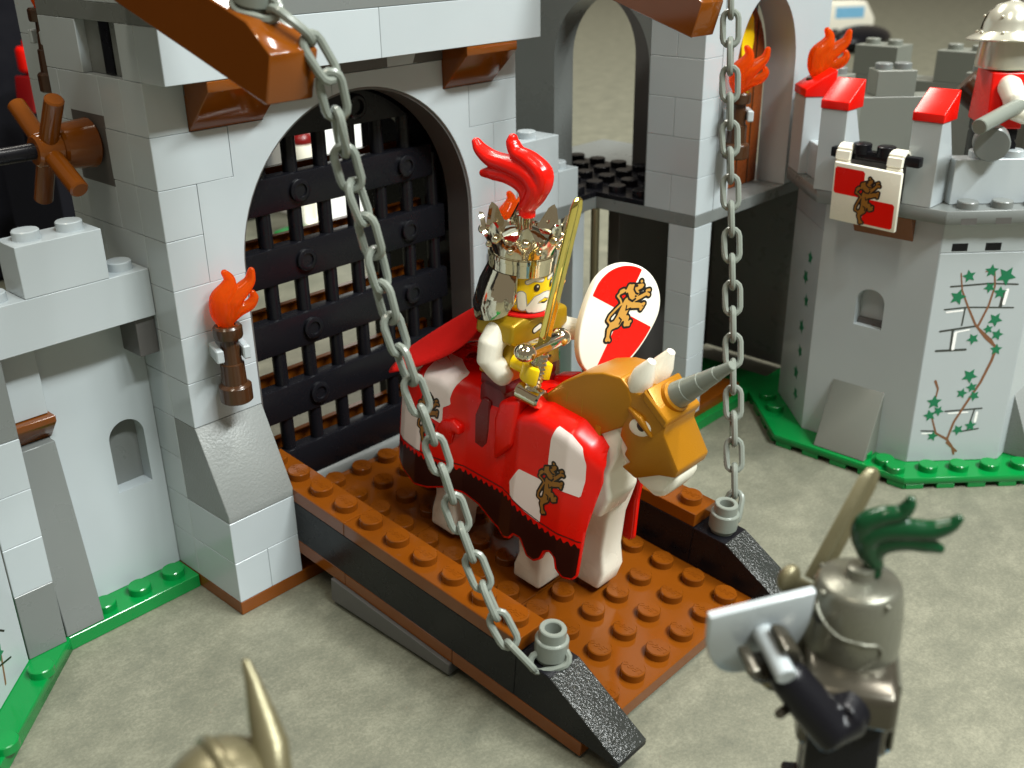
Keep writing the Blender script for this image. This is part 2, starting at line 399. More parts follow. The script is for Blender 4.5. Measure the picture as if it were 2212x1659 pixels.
# side walls
for k in range(11):
    z = 3.2 + 9.6 * k
    sp = [16, 32, 44] if k % 2 else [16, 24, 40, 44]
    for a, b in zip(sp[:-1], sp[1:]):
        GB(0, 8, a, b, z, z + 9.6)
        if k < 7 or True: GB(88, 96, a, b, z, z + 9.6)
GB(0, 8, 8, 14.4, 108.8, 118.4); GB(0, 8, 29.1, 44, 108.8, 118.4); GB(1.8, 8, 14.4, 29.1, 108.8, 118.4, DGREY, 'recess_panel')
MB().box(1.5, 1.95, 19.6, 23.0, 109, 118.2).ob('arrow_slit', BLACK, gate, -gate.location / S)
GB(0, 8, 8, 44, 118.4, 121.6, DGREY, 'plate'); GB(0, 8, 8, 26, 121.6, 131.2); GB(0, 8, 26, 44, 121.6, 131.2)
GB(88, 96, 8, 44, 108.8, 118.4); GB(88, 96, 8, 44, 118.4, 131.2)
GB(8, 88, 36, 44, 118.4, 131.2, GREY)
# gate lining behind the arch, blackened to carry the dark of the passage
GB(80, 88, 16, 48, 3.2, 105.6, BLACK, 'gate_lining'); GB(8, 15.4, 16, 24, 3.2, 105.6, BLACK, 'gate_lining')
mb = MB(); arch_wall(mb, 12, 86, 60, 105.5, 18, 78, 60, 70.4, 29.5, 19.6, 22.4); mb.ob('gate_lining', BLACK, gate, -gate.location / S)
# stair block behind, with its own corner
for k in range(6): GB(8, 40, 44.1, 72, 84 + 9.6 * k, 93.6 + 9.6 * k, GREY)
GB(-.02, 3.2, 24, 37, 88, 101.6, SHADE, 'axle_plate')

# portcullis
pc = thing('portcullis', 'black latticed portcullis standing in the arched gateway', 'portcullis', (48, 18, 12.6))
o_ = Vector((48, 18, 12.6))
def P_(name, mb, m, **k): return mb.ob(name, m, pc, -o_, **k)
def arch_h(x): return 70.4 + math.sqrt(max(0, 31.2 ** 2 - (x - 48) ** 2)) - .6
for x in range(20, 80, 8):
    P_('bar', MB().cyl((x, 18, 12.8), (x, 18, arch_h(x)), 1.6, n=14), BLACK)
for z0, z1 in ((14.6, 23), (30.9, 39), (46.9, 54.8), (62.6, 70.8), (78.2, 85.8)):
    xm = 30.5 if z1 < 72 else math.sqrt(31.2 ** 2 - (z1 - 70.4) ** 2)
    P_('band', MB().box(48 - xm, 48 + xm, 15.9, 19.6, z0, z1), BLACK, bevel=.5, seg=2)
    P_('reflection_strip', MB().box(49 - xm, 47 + xm, 23.2, 25, z1 - 5.5, z1 + .2), BROWN, bevel=.2)  # brown strips added to stand in for reflections on the bands
    for bx in (36.2, 66.5):
        if z0 > 20: P_('boss', MB().lathe([(2.5, 0), (2.5, .8), (2.2, 1.0), (1.5, 1.0), (1.4, .6), (0, .6)], 18, M=Matrix.Translation((bx, 15.9, (z0 + z1) / 2)) @ Matrix.Rotation(math.pi / 2, 4, 'X')), BLACK)
a2 = arch_poly(18.5, 77.5, 70.4, 31, 30); cap = [p for p in a2 if p[1] > 93.4]
P_('band', MB().prism([(cap[0][0], 93.3)] + cap + [(cap[-1][0], 93.3)], 15.9, 19.6, 'y'), BLACK, bevel=.3)
P_('boss', MB().lathe([(2.7, 0), (2.7, .9), (2.3, 1.2), (1.7, 1.2), (1.55, .5), (0, .5)], 18, M=Matrix.Translation((52.8, 15.9, 97.2)) @ Matrix.Rotation(math.pi / 2, 4, 'X')), BLACK)

# winch wheel on the side wall
ww = thing('winch_wheel', 'brown four-handled winch wheel on the side of the grey gatehouse', 'wheel', (0, 30, 96))
ww.rotation_euler = (0, 0, 0)
MB().cyl((-.1, 0, 0), (-7, 0, 0), 4.7, 4.2, n=28, ch=.5).ob('hub', BROWN, ww)
MB().cyl((-6, 0, 0), (-11.5, 0, 0), 3.4, 3.1, n=24, ch=.5).ob('hub_cap', BROWN, ww)
for a in (36, 126, 210, 300):
    ca, sa = math.cos(math.radians(a)), math.sin(math.radians(a)); 
    MB().cyl((-9, ca * 2, sa * 2), (-9, ca * 12.2, sa * 12.2), 1.75, n=18, ch=.3).ob('handle', BROWN, ww)
MB().cyl((-11, 0, 0), (-46, 0, 0), 1.55, n=12).ob('axle', BLACK, ww)
MB().cyl((-46, 0, 0), (-52, 0, 0), 3.6, n=20, ch=.4).ob('axle_stop', BLACK, ww)

# ================================================================== left wing
lw = thing('castle_side_wall', 'light grey curtain wall with small arched window on green plate, left of gate', 'wall', (-15, 24, 0))
LB = lambda *a, **k: brick(lw, *a, **k); LO = -lw.location / S
g = LB(-30, -.1, 16, 48, 0, 3.2, GREEN, 'base_plate')
studs(g, [(-4, 20, 3.2), (-12, 20, 3.2), (-20, 20, 3.2)], GREEN)
mb = MB(); arch_wall(mb, -22, -.1, 3.25, 63.9, -10.7, -3.0, 25.2, 37.1, 3.85, 24, 27.6); mb.ob('wall_panel', GREY, lw, LO)
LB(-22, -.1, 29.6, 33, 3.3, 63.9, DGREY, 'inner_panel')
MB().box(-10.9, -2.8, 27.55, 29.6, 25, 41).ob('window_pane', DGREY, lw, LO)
MB().prism([(16.3, 3.3), (26, 3.3), (26, 43), (21.6, 43), (16.3, 5.2)], -30, -22.1, 'x').ob('slope', DGREY, lw, LO, bevel=.14)
MB().prism([(20.2, 48.7), (20.2, 47.4), (24, 43.1), (28, 43.1), (28, 48.7)], -30, -21.5, 'x').ob('corbel', BROWN, lw, LO, bevel=.14); LB(-31, -22.05, 22, 30, 48.8, 64, GREY)
c = LB(-32, -.1, 16, 24, 64, 73.6); studs(c, [(-4, 20, 73.6), (-28, 20, 73.6)], GREY)
c = LB(-24, -8, 16, 24, 73.6, 83.2); studs(c, [(-12, 20, 83.2), (-20, 20, 83.2)], GREY)
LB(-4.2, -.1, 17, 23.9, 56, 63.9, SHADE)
LB(-58, -32, 16, 24, 64, 73.6)

# corner tower at the left edge
lt = thing('corner_tower', 'grey corner tower with leaf print on green angled base, at left edge', 'tower', (-45, 8, 0))
TO = -lt.location / S
MB().prism([(-29.6, 16), (-52.4, -6.8), (-80, -34), (-95, -10), (-70, 40), (-30, 40)], 0, 3.2, 'z').ob('base_plate', GREEN, lt, TO, bevel=.14)
for k in range(3):
    p = Vector((-38.2 - 5.7 * k, 9.8 - 5.7 * k, 3.2))
    if k != 1: link('stud', stud_mesh(GREEN), lt, p + Vector((-.9 * k, -1.6 * k, 0)) + TO)
brick(lt, -38.2, -30.6, 15.2, 23, 3.2, 17.7, DGREY)
for k in range(3): brick(lt, -38.2, -30.6, 15.2, 23, 17.7 + 10.4 * k, 28.1 + 10.4 * k, GREY)
brick(lt, -38.2, -30.6, 15.3, 23, 48.9, 64, DGREY)  # shade near the top put into this brick's darker grey
Q = Matrix.Translation((-38.3, 15.1, 0)) @ Matrix.Rotation(math.radians(225), 4, 'Z')      # local x along the face, -y inward
MB().box(.2, 32, -9, 0, 3.3, 64, M=Q @ Matrix.Diagonal((1, 1, 1, 1))).ob('wall_panel', GREY, lt, TO, bevel=.14)
def lmap(e): return lambda s, z: tuple(Q @ Vector((s, e, z)))
def star(cx, cy, r, rot=0, n=5, inner=.45):
    return [(cx + (r if i % 2 == 0 else r * inner) * math.sin(rot + math.pi * i / n), cy + (r if i % 2 == 0 else r * inner) * math.cos(rot + math.pi * i / n)) for i in range(2 * n)]
for i, (a, b, r) in enumerate(((8.5, 19.5, 2.0), (10.5, 16.5, 1.7), (9.5, 12.5, 1.8), (11.5, 22, 1.6))):
    mb = MB(); P0 = star(a, b, r, .3 * i); mb.prism(P0, .02, .06, 'y', M=Q); mb.ob('printed_leaf', LEAF, lt, TO)
decal('printed_stem', strokes([([(10, 6), (9, 12), (10.5, 18), (9, 24)], .28)]), (7, 13, 5, 25), .3, lambda s, z: tuple(Vector(lmap(.03)(s, z)) + TO), STEM, lt)
decal('printed_joint', strokes([([(6, 9), (12, 11)], .2), ([(6, 15), (13, 21)], .2), ([(8, 24), (14, 25)], .2)]), (5, 15, 8, 26), .3, lambda s, z: tuple(Vector(lmap(.04)(s, z)) + TO), INK, lt)

# ================================================================== right wing
rw = thing('castle_arcade', 'light grey two-storey arcade with pointed arch and wooden door, right of gate', 'arcade', (145, 10, 0))
RO = -rw.location / S
RB = lambda *a, **k: brick(rw, *a, **k)
RB(126, 176, -24.4, 40, 0, 3.2, GREEN, 'base_plate'); RB(128, 160, -22.4, 30, 3.2, 6.4, BROWN, 'plate')
for k in range(6): RB(128, 136, -24, -16, 6.4 + 9.07 * k, 6.4 + 9.07 * (k + 1), GREY, 'pillar_brick')
RB(128, 192, -24, 56, 60.8, 64, DGREY, 'floor_plate'); RB(96.2, 128, 8, 56, 60.8, 64, DGREY, 'floor_plate')
RB(96.2, 112, 8, 16, 64, 73.6); c = RB(96.2, 112, 8, 16, 73.6, 83.2); studs(c, [(104, 12, 83.2)], GREY)
c = RB(112, 120, 8, 16, 64, 73.6); studs(c, [(116, 12, 73.6)], GREY)
c = RB(128, 136, -7.8, 23.2, 64, 65.4, BLACK, 'plate'); studs(c, [(132, -4 + 8 * j, 65.4) for j in range(4)], BLACK)
b = RB(136.2, 159.8, -6, 56, 64, 65.4, BLACK, 'plate')
studs(b, [(140 + 8 * i, -2 + 8 * j, 65.4) for i in range(3) for j in range(7)], BLACK)
c = RB(119.5, 128, 7.9, 46, 64, 65.4, BLACK, 'plate'); studs(c, [(124, 20 + 8 * j, 65.4) for j in range(3)] + [(124, 12, 65.4)], BLACK)
for k in range(7):
    z = 64 + 9.6 * k
    if k % 2 == 0: RB(128, 136, -24, -16, z, z + 9.6); RB(128, 136, -16, -8, z, z + 9.6)
    else: RB(128, 136, -24, -8, z, z + 9.6)
mb = MB(); arch_wall(mb, -8, 46, 64.1, 131, -7.9, 23.4, 64, 99, 17, 128.02, 135.9, 'x', n=24); mb.ob('arch', DGREY, rw, RO)  # both inner arches get darker greys to paint their shaded side
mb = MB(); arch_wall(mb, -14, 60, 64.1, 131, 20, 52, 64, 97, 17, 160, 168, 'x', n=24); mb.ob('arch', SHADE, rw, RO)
# door wall, facing front
mb = MB(); arch_wall(mb, 136.1, 190, 64.1, 131, 142.5, 172.5, 64, 96, 20, -24, -15, 'y', n=24); mb.ob('arch', GREY, rw, RO)
mb = MB(); mb.prism([(137, 64.2), (172, 64.2), (172, 96)] + arch_poly(137, 172, 96, 19, 20)[::-1] + [(137, 96)], -15, -12, 'y'); dr = mb.ob('door', DOORB, rw, RO)
for x in (143, 149, 155, 161, 167): MB().box(x - .2, x + .2, -15.2, -14.9, 64.4, 108).ob('plank_groove', DBROWN, dr)
V_ = [(x_ + 15, z_) for x_, z_ in ((146.5, 93), (148.5, 97), (149.5, 104), (148.5, 109), (146, 112), (144, 109), (143.5, 102), (144.6, 96))]
MB().prism(V_, -15.6, -15.02, 'y').ob('door_window', YELLOW, dr, bevel=.1)
RB(136, 190, 6, 10, 3.2, 60.6, SHADE, 'back_wall'); RB(96.5, 128, 40, 44, 3.2, 60.6, SHADE, 'back_wall'); RB(186, 192, -24, 8, 3.2, 60.7, DGREY)  # back walls darkened to hold the shade under the floor plate
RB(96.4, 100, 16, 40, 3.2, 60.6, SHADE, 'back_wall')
RB(118.6, 123.4, 8.4, 13, 3.2, 60.7, GREY, 'pillar'); MB().cyl((127.6, 8, 3.2), (127.6, 8, 60.7), 1.2).ob('post', BRONZE, rw, RO)
RB(97, 128, -8, 40, 0, 3.2, GREEN, 'base_plate')
MB().box(139.2, 143, -14.6, -11.4, 28, 44).ob('hanging_plate', WHITE, rw, RO, bevel=.3)

# ================================================================== right tower
tw = thing('castle_tower', 'octagonal light grey tower with ivy print, red capped merlons and green base', 'tower', (165, -62, 0))
WO = -tw.location / S
s2 = math.sqrt(.5)
OCT = [(151, -78), (168, -95), (192, -95), (209, -78), (209, -48), (192, -31), (168, -31), (151, -48)]
def inset(poly, d):        # outward offset d of a convex ccw/cw polygon about its centre
    n = len(poly); out = []; cx = sum(p[0] for p in poly) / n; cy = sum(p[1] for p in poly) / n
    lines = []
    for i in range(n):
        a = Vector(poly[i]); b_ = Vector(poly[(i + 1) % n]); e = (b_ - a).normalized(); nn = Vector((e.y, -e.x))
        if nn.dot(a - Vector((cx, cy))) < 0: nn = -nn
        lines.append((a + nn * d, e))
    for i in range(n):
        (p, e), (q, f) = lines[i - 1], lines[i]; k = e.x * f.y - e.y * f.x; tt = ((q - p).x * f.y - (q - p).y * f.x) / k
        out.append(tuple(p + e * tt))
    return out
def face_M(i):             # frame of face i: local x along the face, y outward, z up
    a = Vector((*OCT[i], 0)); b_ = Vector((*OCT[(i + 1) % 8], 0)); e = (b_ - a).normalized(); nn = Vector((e.y, -e.x, 0))
    if nn.dot(a - Vector((180, -63, 0))) < 0: nn = -nn
    M = Matrix(((e.x, nn.x, 0, a.x), (e.y, nn.y, 0, a.y), (0, 0, 1, 0), (0, 0, 0, 1))); return M, (b_ - a).length
# green base with notched lower edge
MB().prism(inset(OCT, 8.6), 1.45, 3.2, 'z').ob('base_plate', GREEN, tw, WO, bevel=.12)
for i in (0, 6, 7, 1):
    M, Ln = face_M(i); u = -3.0
    while u < Ln + 3: 
        MB().box(u, u + 4.6, .5, 8.5, 0, 1.45, M=M).ob('plate_foot', GREEN, tw, WO, bevel=.1); u += 8
M0, L0 = face_M(0); M7, L7 = face_M(7); M6, L6 = face_M(6); M1, L1 = face_M(1)
for u in (-4.5, 4, 12, 20, 28): link('stud', stud_mesh(GREEN), tw, (M0 @ Vector((u, 4.2, 3.2))) + WO)
for u in (20, 26): link('stud', stud_mesh(GREEN), tw, (M7 @ Vector((L7 - u + 16, 4.2, 3.2))) + WO)
for u in (4, 12): link('stud', stud_mesh(GREEN), tw, (M6 @ Vector((u, 4.2, 3.2))) + WO)
# wall panels
def panel(i, z0, z1, m, name='wall_panel', y0=-5, y1=0, x0=.05, x1=None, **k):
    M, Ln = face_M(i); return MB().box(x0, (x1 if x1 is not None else Ln - .05), y0, y1, z0, z1, M=M).ob(name, m, tw, WO, bevel=.14)
for i in (0, 1, 2, 3, 4, 5, 6):
    panel(i, 3.25, 59.6, GREY); panel(i, 59.7, 67.4, GREY, 'brick')
M = M7; mb = MB(); arch_wall(mb, .05, L7 - .05, 3.25, 67.4, L7 - 19, L7 - 11.5, 37, 43.5, 3.6, -3.2, 0, 'y', M=M7); mb.ob('wall_panel', GREY, tw, WO)
MB().box(.2, L7 - .2, -6, -3.3, 3.3, 67.3, M=M7).ob('inner_panel', GREY, tw, WO)
MB().box(L7 - 18.8, L7 - 11.6, -3.25, -1.9, 37, 38.4, M=M7).ob('window_sill', SHADE, tw, WO)
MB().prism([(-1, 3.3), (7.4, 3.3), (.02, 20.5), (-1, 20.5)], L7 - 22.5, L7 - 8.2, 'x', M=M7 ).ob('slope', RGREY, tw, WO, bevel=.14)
MB().prism([(-1, 3.3), (7.2, 3.3), (.02, 20.5), (-1, 20.5)], 4.5, 20, 'x', M=M1).ob('slope', SLOPE, tw, WO, bevel=.14)
for u in (4.6, 12.7): MB().box(u - 1.9, u + 1.9, -.3, .04, 60.1, 62, M=M0).ob('slot', BLACK, tw, WO)
# printed joints and ivy on the front panel
def pm(e): return lambda s, z: tuple((M0 @ Vector((s, e, z))) + WO)
dbox = (.5, 22.5, 5, 58)
# positions read off the photograph: s along the face (0..24), z in mm
JO = [([(4, 51.2), (13.5, 51.8), (20.5, 51.4)], .22), ([(3.4, 45.3), (9, 45.8), (20.5, 45.4)], .2), ([(3.2, 39.6), (12, 40.8)], .25), ([(6.6, 34.4), (6.4, 39.6)], .28), ([(3, 34.4), (10.5, 34.6)], .3),
      ([(17.2, 46), (17.4, 49.5)], .4), ([(8, 17.6), (17.5, 18.2)], .22), ([(15, 14), (15.6, 18)], .2), ([(2.6, 12.2), (6.5, 12)], .2), ([(13, 11.7), (17.5, 12.4)], .22), ([(8.4, 41), (8.5, 45.4)], .2)]
decal('printed_joint', strokes(JO), dbox, .28, pm(.03), DARKPRINT, tw)
WH = [([(4, 44.6), (8, 45)], .22), ([(17.9, 46.5), (18.2, 50)], .4), ([(7.2, 34.9), (7.2, 39)], .4), ([(7.2, 39.3), (10.5, 39.9)], .2), ([(3, 11.4), (6, 11.3)], .2), ([(9, 17), (14, 17.2)], .2), ([(16.3, 14.5), (16.4, 17)], .35)]
decal('printed_highlight', strokes(WH), dbox, .28, pm(.035), PAPER, tw)
ST = [([(12.6, 4.2), (11.4, 7.5), (9.8, 9.5), (10.8, 14.5), (13, 19.5), (15.8, 25.5), (17.6, 31.5), (18.2, 35.2)], (.34, .5)), ([(17.9, 35.2), (15, 37.6), (11.8, 41.2), (9, 46.2), (7, 50.2), (6, 54.6)], (.45, .22)),
      ([(12.6, 41), (14.2, 46), (14.9, 51), (14, 55.6)], (.4, .25)), ([(12.5, 40.5), (16.5, 37), (18.2, 34.5)], (.25, .4)), ([(9.9, 9.5), (6.6, 11.4), (4.8, 16.2)], (.45, .25)), ([(9.9, 8.6), (12.8, 6)], .4), ([(4.9, 20), (5.2, 24), (4.2, 26.2)], (.2, .45)), ([(11.9, 54.8), (13.5, 54.9)], .2)]
decal('printed_stem', strokes([(p_, tuple(z * .75 for z in (r_ if isinstance(r_, tuple) else (r_, r_)))) for p_, r_ in ST]), dbox, .28, pm(.05), STEM, tw)
LV = [(13.4, 55, 1.7), (17.2, 53.6, 2.5), (8.1, 53.8, 1.7), (6.2, 48.5, 2.1), (13.6, 50.8, 1.5), (16.4, 49.4, 1.7), (16.5, 42.4, 1.9), (15.2, 39.9, 1.3), (17.7, 38.4, 1.6), (11.8, 37.4, 1.6), (18.2, 34.4, 1.6), (12.7, 27.4, 2.1), (13.8, 24.2, 1.5), (11.5, 22.6, 1.5), (14.8, 21.8, 1.5), (4.8, 20.3, 2.0), (6.2, 17.8, 1.5), (4.2, 16.6, 1.7), (5.8, 10.6, 1.5), (12.2, 12.2, 1.6), (15.3, 13.3, 1.6)]
for i, (a, b_, r) in enumerate(LV):
    MB().prism(star(a, b_, r, .5 * i, 5, .48), .055, .08, 'y', M=M0).ob('printed_leaf', LEAF, tw, WO)
# ivy on the shaded face
for i, (a, b_, r) in enumerate(((8, 50, 2), (10, 44, 2.2), (7.5, 38, 2), (9, 30, 2.2), (8, 23, 2), (9.5, 16, 2.2), (8, 10, 2))):
    MB().prism(star(L6 - a, b_, r, .5 * i, 5, .48), .055, .08, 'y', M=M6).ob('printed_leaf', LEAF, tw, WO)
# ledge
MB().prism(inset(OCT, 3.3), 67.5, 70.7, 'z').ob('ledge', DGREY, tw, WO, bevel=.14)
for u in (4.6, 12.8, 21): link('stud', stud_mesh(DGREY), tw, (M0 @ Vector((u, .2, 70.7))) + WO)
for u in (2.2, 10.4, 18.6): MB().box(u, u + 3.7, 3.0, 3.34, 67.5, 69, M=M0).ob('slot', SHADE, tw, WO)
MB().prism(inset(OCT, -8.3), 70.7, 71.6, 'z').ob('tower_floor', SHADE, tw, WO)
# parapet: front wall, merlons with red caps
o1 = MB().box(1.5, 34, -7.8, -2.6, 70.75, 81.3, M=M0).ob('parapet_wall', GREY, tw, WO, bevel=.14)
for u in (8, 16): link('stud', stud_mesh(GREY), tw, (M0 @ Vector((u, -5.3, 81.3))) + WO)
def merlon(M, u0, u1, zt, out=3.1):
    m_ = MB().prism([(out, 70.75), (out, zt), (out - 4.6, zt), (out - 9, zt - 9.5), (out - 9, 70.75)], u0, u1, 'x', M=M).ob('merlon', GREY, tw, WO, bevel=.14)
    MB().prism([(out + .25, zt + .05), (out + .25, zt + 2.0), (out - 7.2, zt + 6.6), (out - 7.6, zt + 6.6), (out - 7.6, zt + .05)], u0 - .2, u1 + .2, 'x', M=M).ob('cap_slope', RED, tw, WO, bevel=.55, seg=3)
# M7 runs from (151,-48) to (151,-78): local x = -48 - y
merlon(M7, 20.2, 27.2, 90.2); merlon(M7, -2.7, 4.2, 90.6)
merlon(M6, -1.5, 8, 90.6)
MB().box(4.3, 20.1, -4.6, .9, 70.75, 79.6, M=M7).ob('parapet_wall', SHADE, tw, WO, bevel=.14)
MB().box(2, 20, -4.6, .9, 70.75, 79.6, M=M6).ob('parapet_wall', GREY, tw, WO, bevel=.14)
MB().prism([(2.9, 67.4), (-.2, 67.4), (-.2, 60.8)], 8, 23.2, 'x', M=M7).ob('corbel', BROWN, tw, WO, bevel=.1)
# rear parapet seen across the tower
for i in (2, 3, 4, 5):
    M, Ln = face_M(i); MB().box(0, Ln, -5, 2.8, 70.75, 87, M=M).ob('parapet_wall', RGREY, tw, WO, bevel=.14)
    MB().box(Ln * .3, Ln * .3 + 11, -4.8, 2.6, 87, 94, M=M).ob('merlon', RGREY, tw, WO, bevel=.14)
    for q in (.3 * Ln + 2.8, .3 * Ln + 8.2): link('stud', stud_mesh(DGREY), tw, (M @ Vector((q, -1, 94))) + WO)
# black pegs holding the banner
bn = thing('banner', 'white and red quartered banner with brown lion hanging from tower parapet', 'banner', (144, -61, 65))
BO = Vector((144, -61, 65))
MB().box(-1.2, 1.2, -11, 11, 15.2, 17.6).ob('rod', BLACK, bn, (1.5, -.6, 0), bevel=.4, seg=2)
for y in (-3, 3): MB().lathe([(2.2, 0), (2.2, 2.2), (1.9, 2.4)], 18, c=(1.5, y, 16.8)).ob('peg', BLACK, bn)
TB = Matrix.Rotation(-.12, 4, 'Y') @ Matrix.Rotation(.04, 4, 'X')
MB().box(-.6, .6, -8.4, 8.4, 0, 14.6, M=TB).ob('flag', WHITE, bn, bevel=.35, seg=2)
for y in (-6.4, 6.4):
    pts = [(0, y, 12.5), (-.9, y, 15), (-.6, y, 17.4), (1.2, y, 18.5), (3, y, 17.6), (3.2, y, 15.6)]
    mb = MB(); n = len(pts)
    for k in range(n - 1):
        a = Vector(pts[k]); b_ = Vector(pts[k + 1]); e = (b_ - a).normalized(); nn = Vector((e.z, 0, -e.x)) * .5
        mb.add([a + nn + Vector((0, -1.9, 0)), a - nn + Vector((0, -1.9, 0)), b_ - nn + Vector((0, -1.9, 0)), b_ + nn + Vector((0, -1.9, 0)),
                a + nn + Vector((0, 1.9, 0)), a - nn + Vector((0, 1.9, 0)), b_ - nn + Vector((0, 1.9, 0)), b_ + nn + Vector((0, 1.9, 0))],
               [(0, 1, 2, 3), (7, 6, 5, 4), (0, 3, 7, 4), (1, 5, 6, 2), (0, 4, 5, 1), (3, 2, 6, 7)])
    mb.ob('loop', WHITE, bn, bevel=.25)
# ---- heraldic lion, drawn once: strokes in a unit frame (x right, y up, height 1)
def lion_caps():
    raw = [([(1080, 880)], 155), ([(1060, 880), (1070, 1040)], (140, 80)), ([(1180, 850), (1310, 800)], (110, 65)), ([(1150, 930), (1200, 950)], 60), ([(1290, 700)], 40), ([(1010, 800), (960, 900)], 60),
           ([(1040, 1060), (960, 1160)], 105), ([(980, 1130), (850, 1390)], (125, 120)), ([(850, 1390), (740, 1560)], (105, 110)),
           ([(1110, 1090), (1290, 1025), (1430, 960)], (52, 40)), ([(1440, 900), (1500, 890)], 40), ([(1430, 960), (1490, 990)], 42),
           ([(1000, 1190), (1250, 1200), (1340, 1220)], (80, 60)), ([(1340, 1190), (1390, 1170)], 38), ([(1340, 1240), (1310, 1290)], 36),
           ([(720, 1570), (640, 1600)], 95), ([(640, 1600), (560, 1690), (545, 1830)], (70, 42)), ([(545, 1850), (520, 1900)], 48), ([(560, 1870), (590, 1910)], 36),
           ([(850, 1470), (990, 1450), (950, 1600)], (70, 48)), ([(950, 1600), (1040, 1600)], 40), ([(1000, 1570), (1080, 1530)], 36),
           ([(640, 1620), (510, 1490), (560, 1390), (700, 1260), (830, 1150), (790, 1060), (720, 990), (790, 920)], 26), ([(800, 905), (860, 880)], 52)]
    a = math.radians(25.5); ca, sa = math.cos(a), math.sin(a); out = []
    for pts, r in raw:
        q = []
        for x, y in pts:
            dx, dy = x - 900, y - 1280; q.append(((dx * ca + dy * sa) / 1300, -(-dx * sa + dy * ca) / 1300))
        r = r if isinstance(r, tuple) else (r, r); out.append((q, (r[0] * .8 / 1300, r[1] * .8 / 1300)))
    return out
def lion_ink():
    raw = [([(1130, 780), (1110, 860), (1170, 950), (1220, 960)], 20), ([(950, 940), (1000, 1060), (1090, 1110), (1160, 1060)], 22), ([(960, 1190), (940, 1290), (1060, 1250)], 14), ([(1150, 790), (1190, 790)], 24),
           ([(1230, 890), (1330, 850), (1370, 790)], 16), ([(790, 1440), (850, 1490), (800, 1580)], 16), ([(1330, 1200), (1380, 1230)], 10), ([(1450, 930), (1490, 920)], 10)]
    a = math.radians(25.5); ca, sa = math.cos(a), math.sin(a); out = []
    for pts, r in raw: out.append(([(((x - 900) * ca + (y - 1280) * sa) / 1300, -(-(x - 900) * sa + (y - 1280) * ca) / 1300) for x, y in pts], r / 1300))
    return out
def lion(parent, mp, cx, cy, h, body, flip=1, step=.03):
    """mp(x, y, lift) lays the print on its surface"""
    f = lambda p: (cx + flip * p[0] * h, cy + p[1] * h)
    caps = [([f(p) for p in q], (r[0] * h, r[1] * h)) for q, r in lion_caps()]
    inks = [([f(p) for p in q], r * h) for q, r in lion_ink()]
    bx = (cx - .55 * h, cx + .55 * h, cy - .65 * h, cy + .65 * h); cell = h * .016
    decal('printed_lion_outline', strokes(caps), bx, cell, lambda x, y: mp(x, y, step), INK, parent, level=.034 * h)
    decal('printed_lion', strokes(caps), bx, cell, lambda x, y: mp(x, y, step * 2), body, parent, level=0)
    decal('printed_lion_detail', strokes(inks), bx, cell, lambda x, y: mp(x, y, step * 3), INK, parent)
def bmap(e): return lambda u, v: tuple(TB @ Vector((-.6 - e, -u, v)))
for a, b_, c_, d_ in ((-7.9, -.4, 7, 13.6), (0, 7.6, .7, 7)):
    decal('printed_quarter', poly_sdf([(a, c_), (b_, c_), (b_, d_), (a, d_)]), (a - .5, b_ + .5, c_ - .5, d_ + .5), .5, bmap(.03), RED, bn)
lion(bn, lambda u, v, e: bmap(.04 + e)(u, v), .2, 6.6, 10.4, LIOND)

# ================================================================== drawbridge
BX, BY, BZ, BT = 15.75, -79.17, .717, .0916
def bw(x, d, h): return Vector((BX + x, BY + d * math.cos(BT) - h * math.sin(BT), BZ + d * math.sin(BT) + h * math.cos(BT)))
db = thing('drawbridge', 'lowered brown studded drawbridge with black side rails in front of gate', 'drawbridge', (BX, BY, BZ), (BT, 0, 0))
def part(root, name, mb, m, **k): return mb.ob(name, m, root, **k)
def rel_studs(p, pts, m, text=True):
    for q in pts: link('stud', stud_mesh(m, text), p, q)
for k, (d0, d1) in enumerate(((0, 32), (32, 64), (64, 98))):
    f = part(db, 'floor_plate', MB().box(.05, 63.95, d0 + .05, d1 - .05, 0, 3.2), BROWN, bevel=.14)
    rel_studs(f, [(4 + 8 * i, d0 + 4 + 8 * j, 3.2) for i in range(1, 7) for j in range(int((d1 - d0) // 8))] + ([(4, 4, 3.2), (60, 4, 3.2)] if k == 0 else []), BROWN)
for x0 in (0, 56):
    part(db, 'rail_slope', MB().prism([(-8, 3.3), (16, 3.3), (16, 12.75), (8, 12.75), (-8, 4.6)], x0 + .05, x0 + 7.95, 'x'), [BLACK, BLACKR], bevel=.14)
    sl = db.children[-1]
    for q in sl.data.polygons:
        if q.normal.z > .5 and q.normal.y < -.2: q.material_index = 1
    part(db, 'rail_brick', MB().box(x0 + .05, x0 + 7.95, 16.05, 96, 3.25, 12.75), BLACK, bevel=.1)
    for d0, d1 in ((16, 64), (64, 96)):
        pl = part(db, 'rail_plate', MB().box(x0 + .05, x0 + 7.95, d0 + .05, d1 - .05, 12.8, 16), BROWN, bevel=.14)
        rel_studs(pl, [(x0 + 4, d0 + 4 + 8 * j, 16) for j in range(int((d1 - d0) / 8))], BROWN)
    # round chain post with a hole in its top
    part(db, 'chain_post', MB().lathe([(2.5, 12.75), (2.5, 13.6), (3.05, 13.8), (3.05, 17.2), (2.9, 17.4), (2.5, 17.5), (2.45, 19.4), (2.3, 19.6), (1.6, 19.6), (1.45, 19.4), (1.45, 16.8), (0, 16.8)], 28, c=(x0 + 4, 11.4, 0)), CHAIN)
part(db, 'support_plate', MB().prism([(32, -2.7), (68, -5.8), (68, -.05), (32, -.05)], -.6, 6, 'x'), SHADE, bevel=.14)
part(db, 'support_plate', MB().box(54, 61.5, 40, 72, -2.9, -.05), DGREY, bevel=.14)
part(db, 'hinge', MB().cyl((1, 97, 3), (63, 97, 3), 2.6), DGREY)

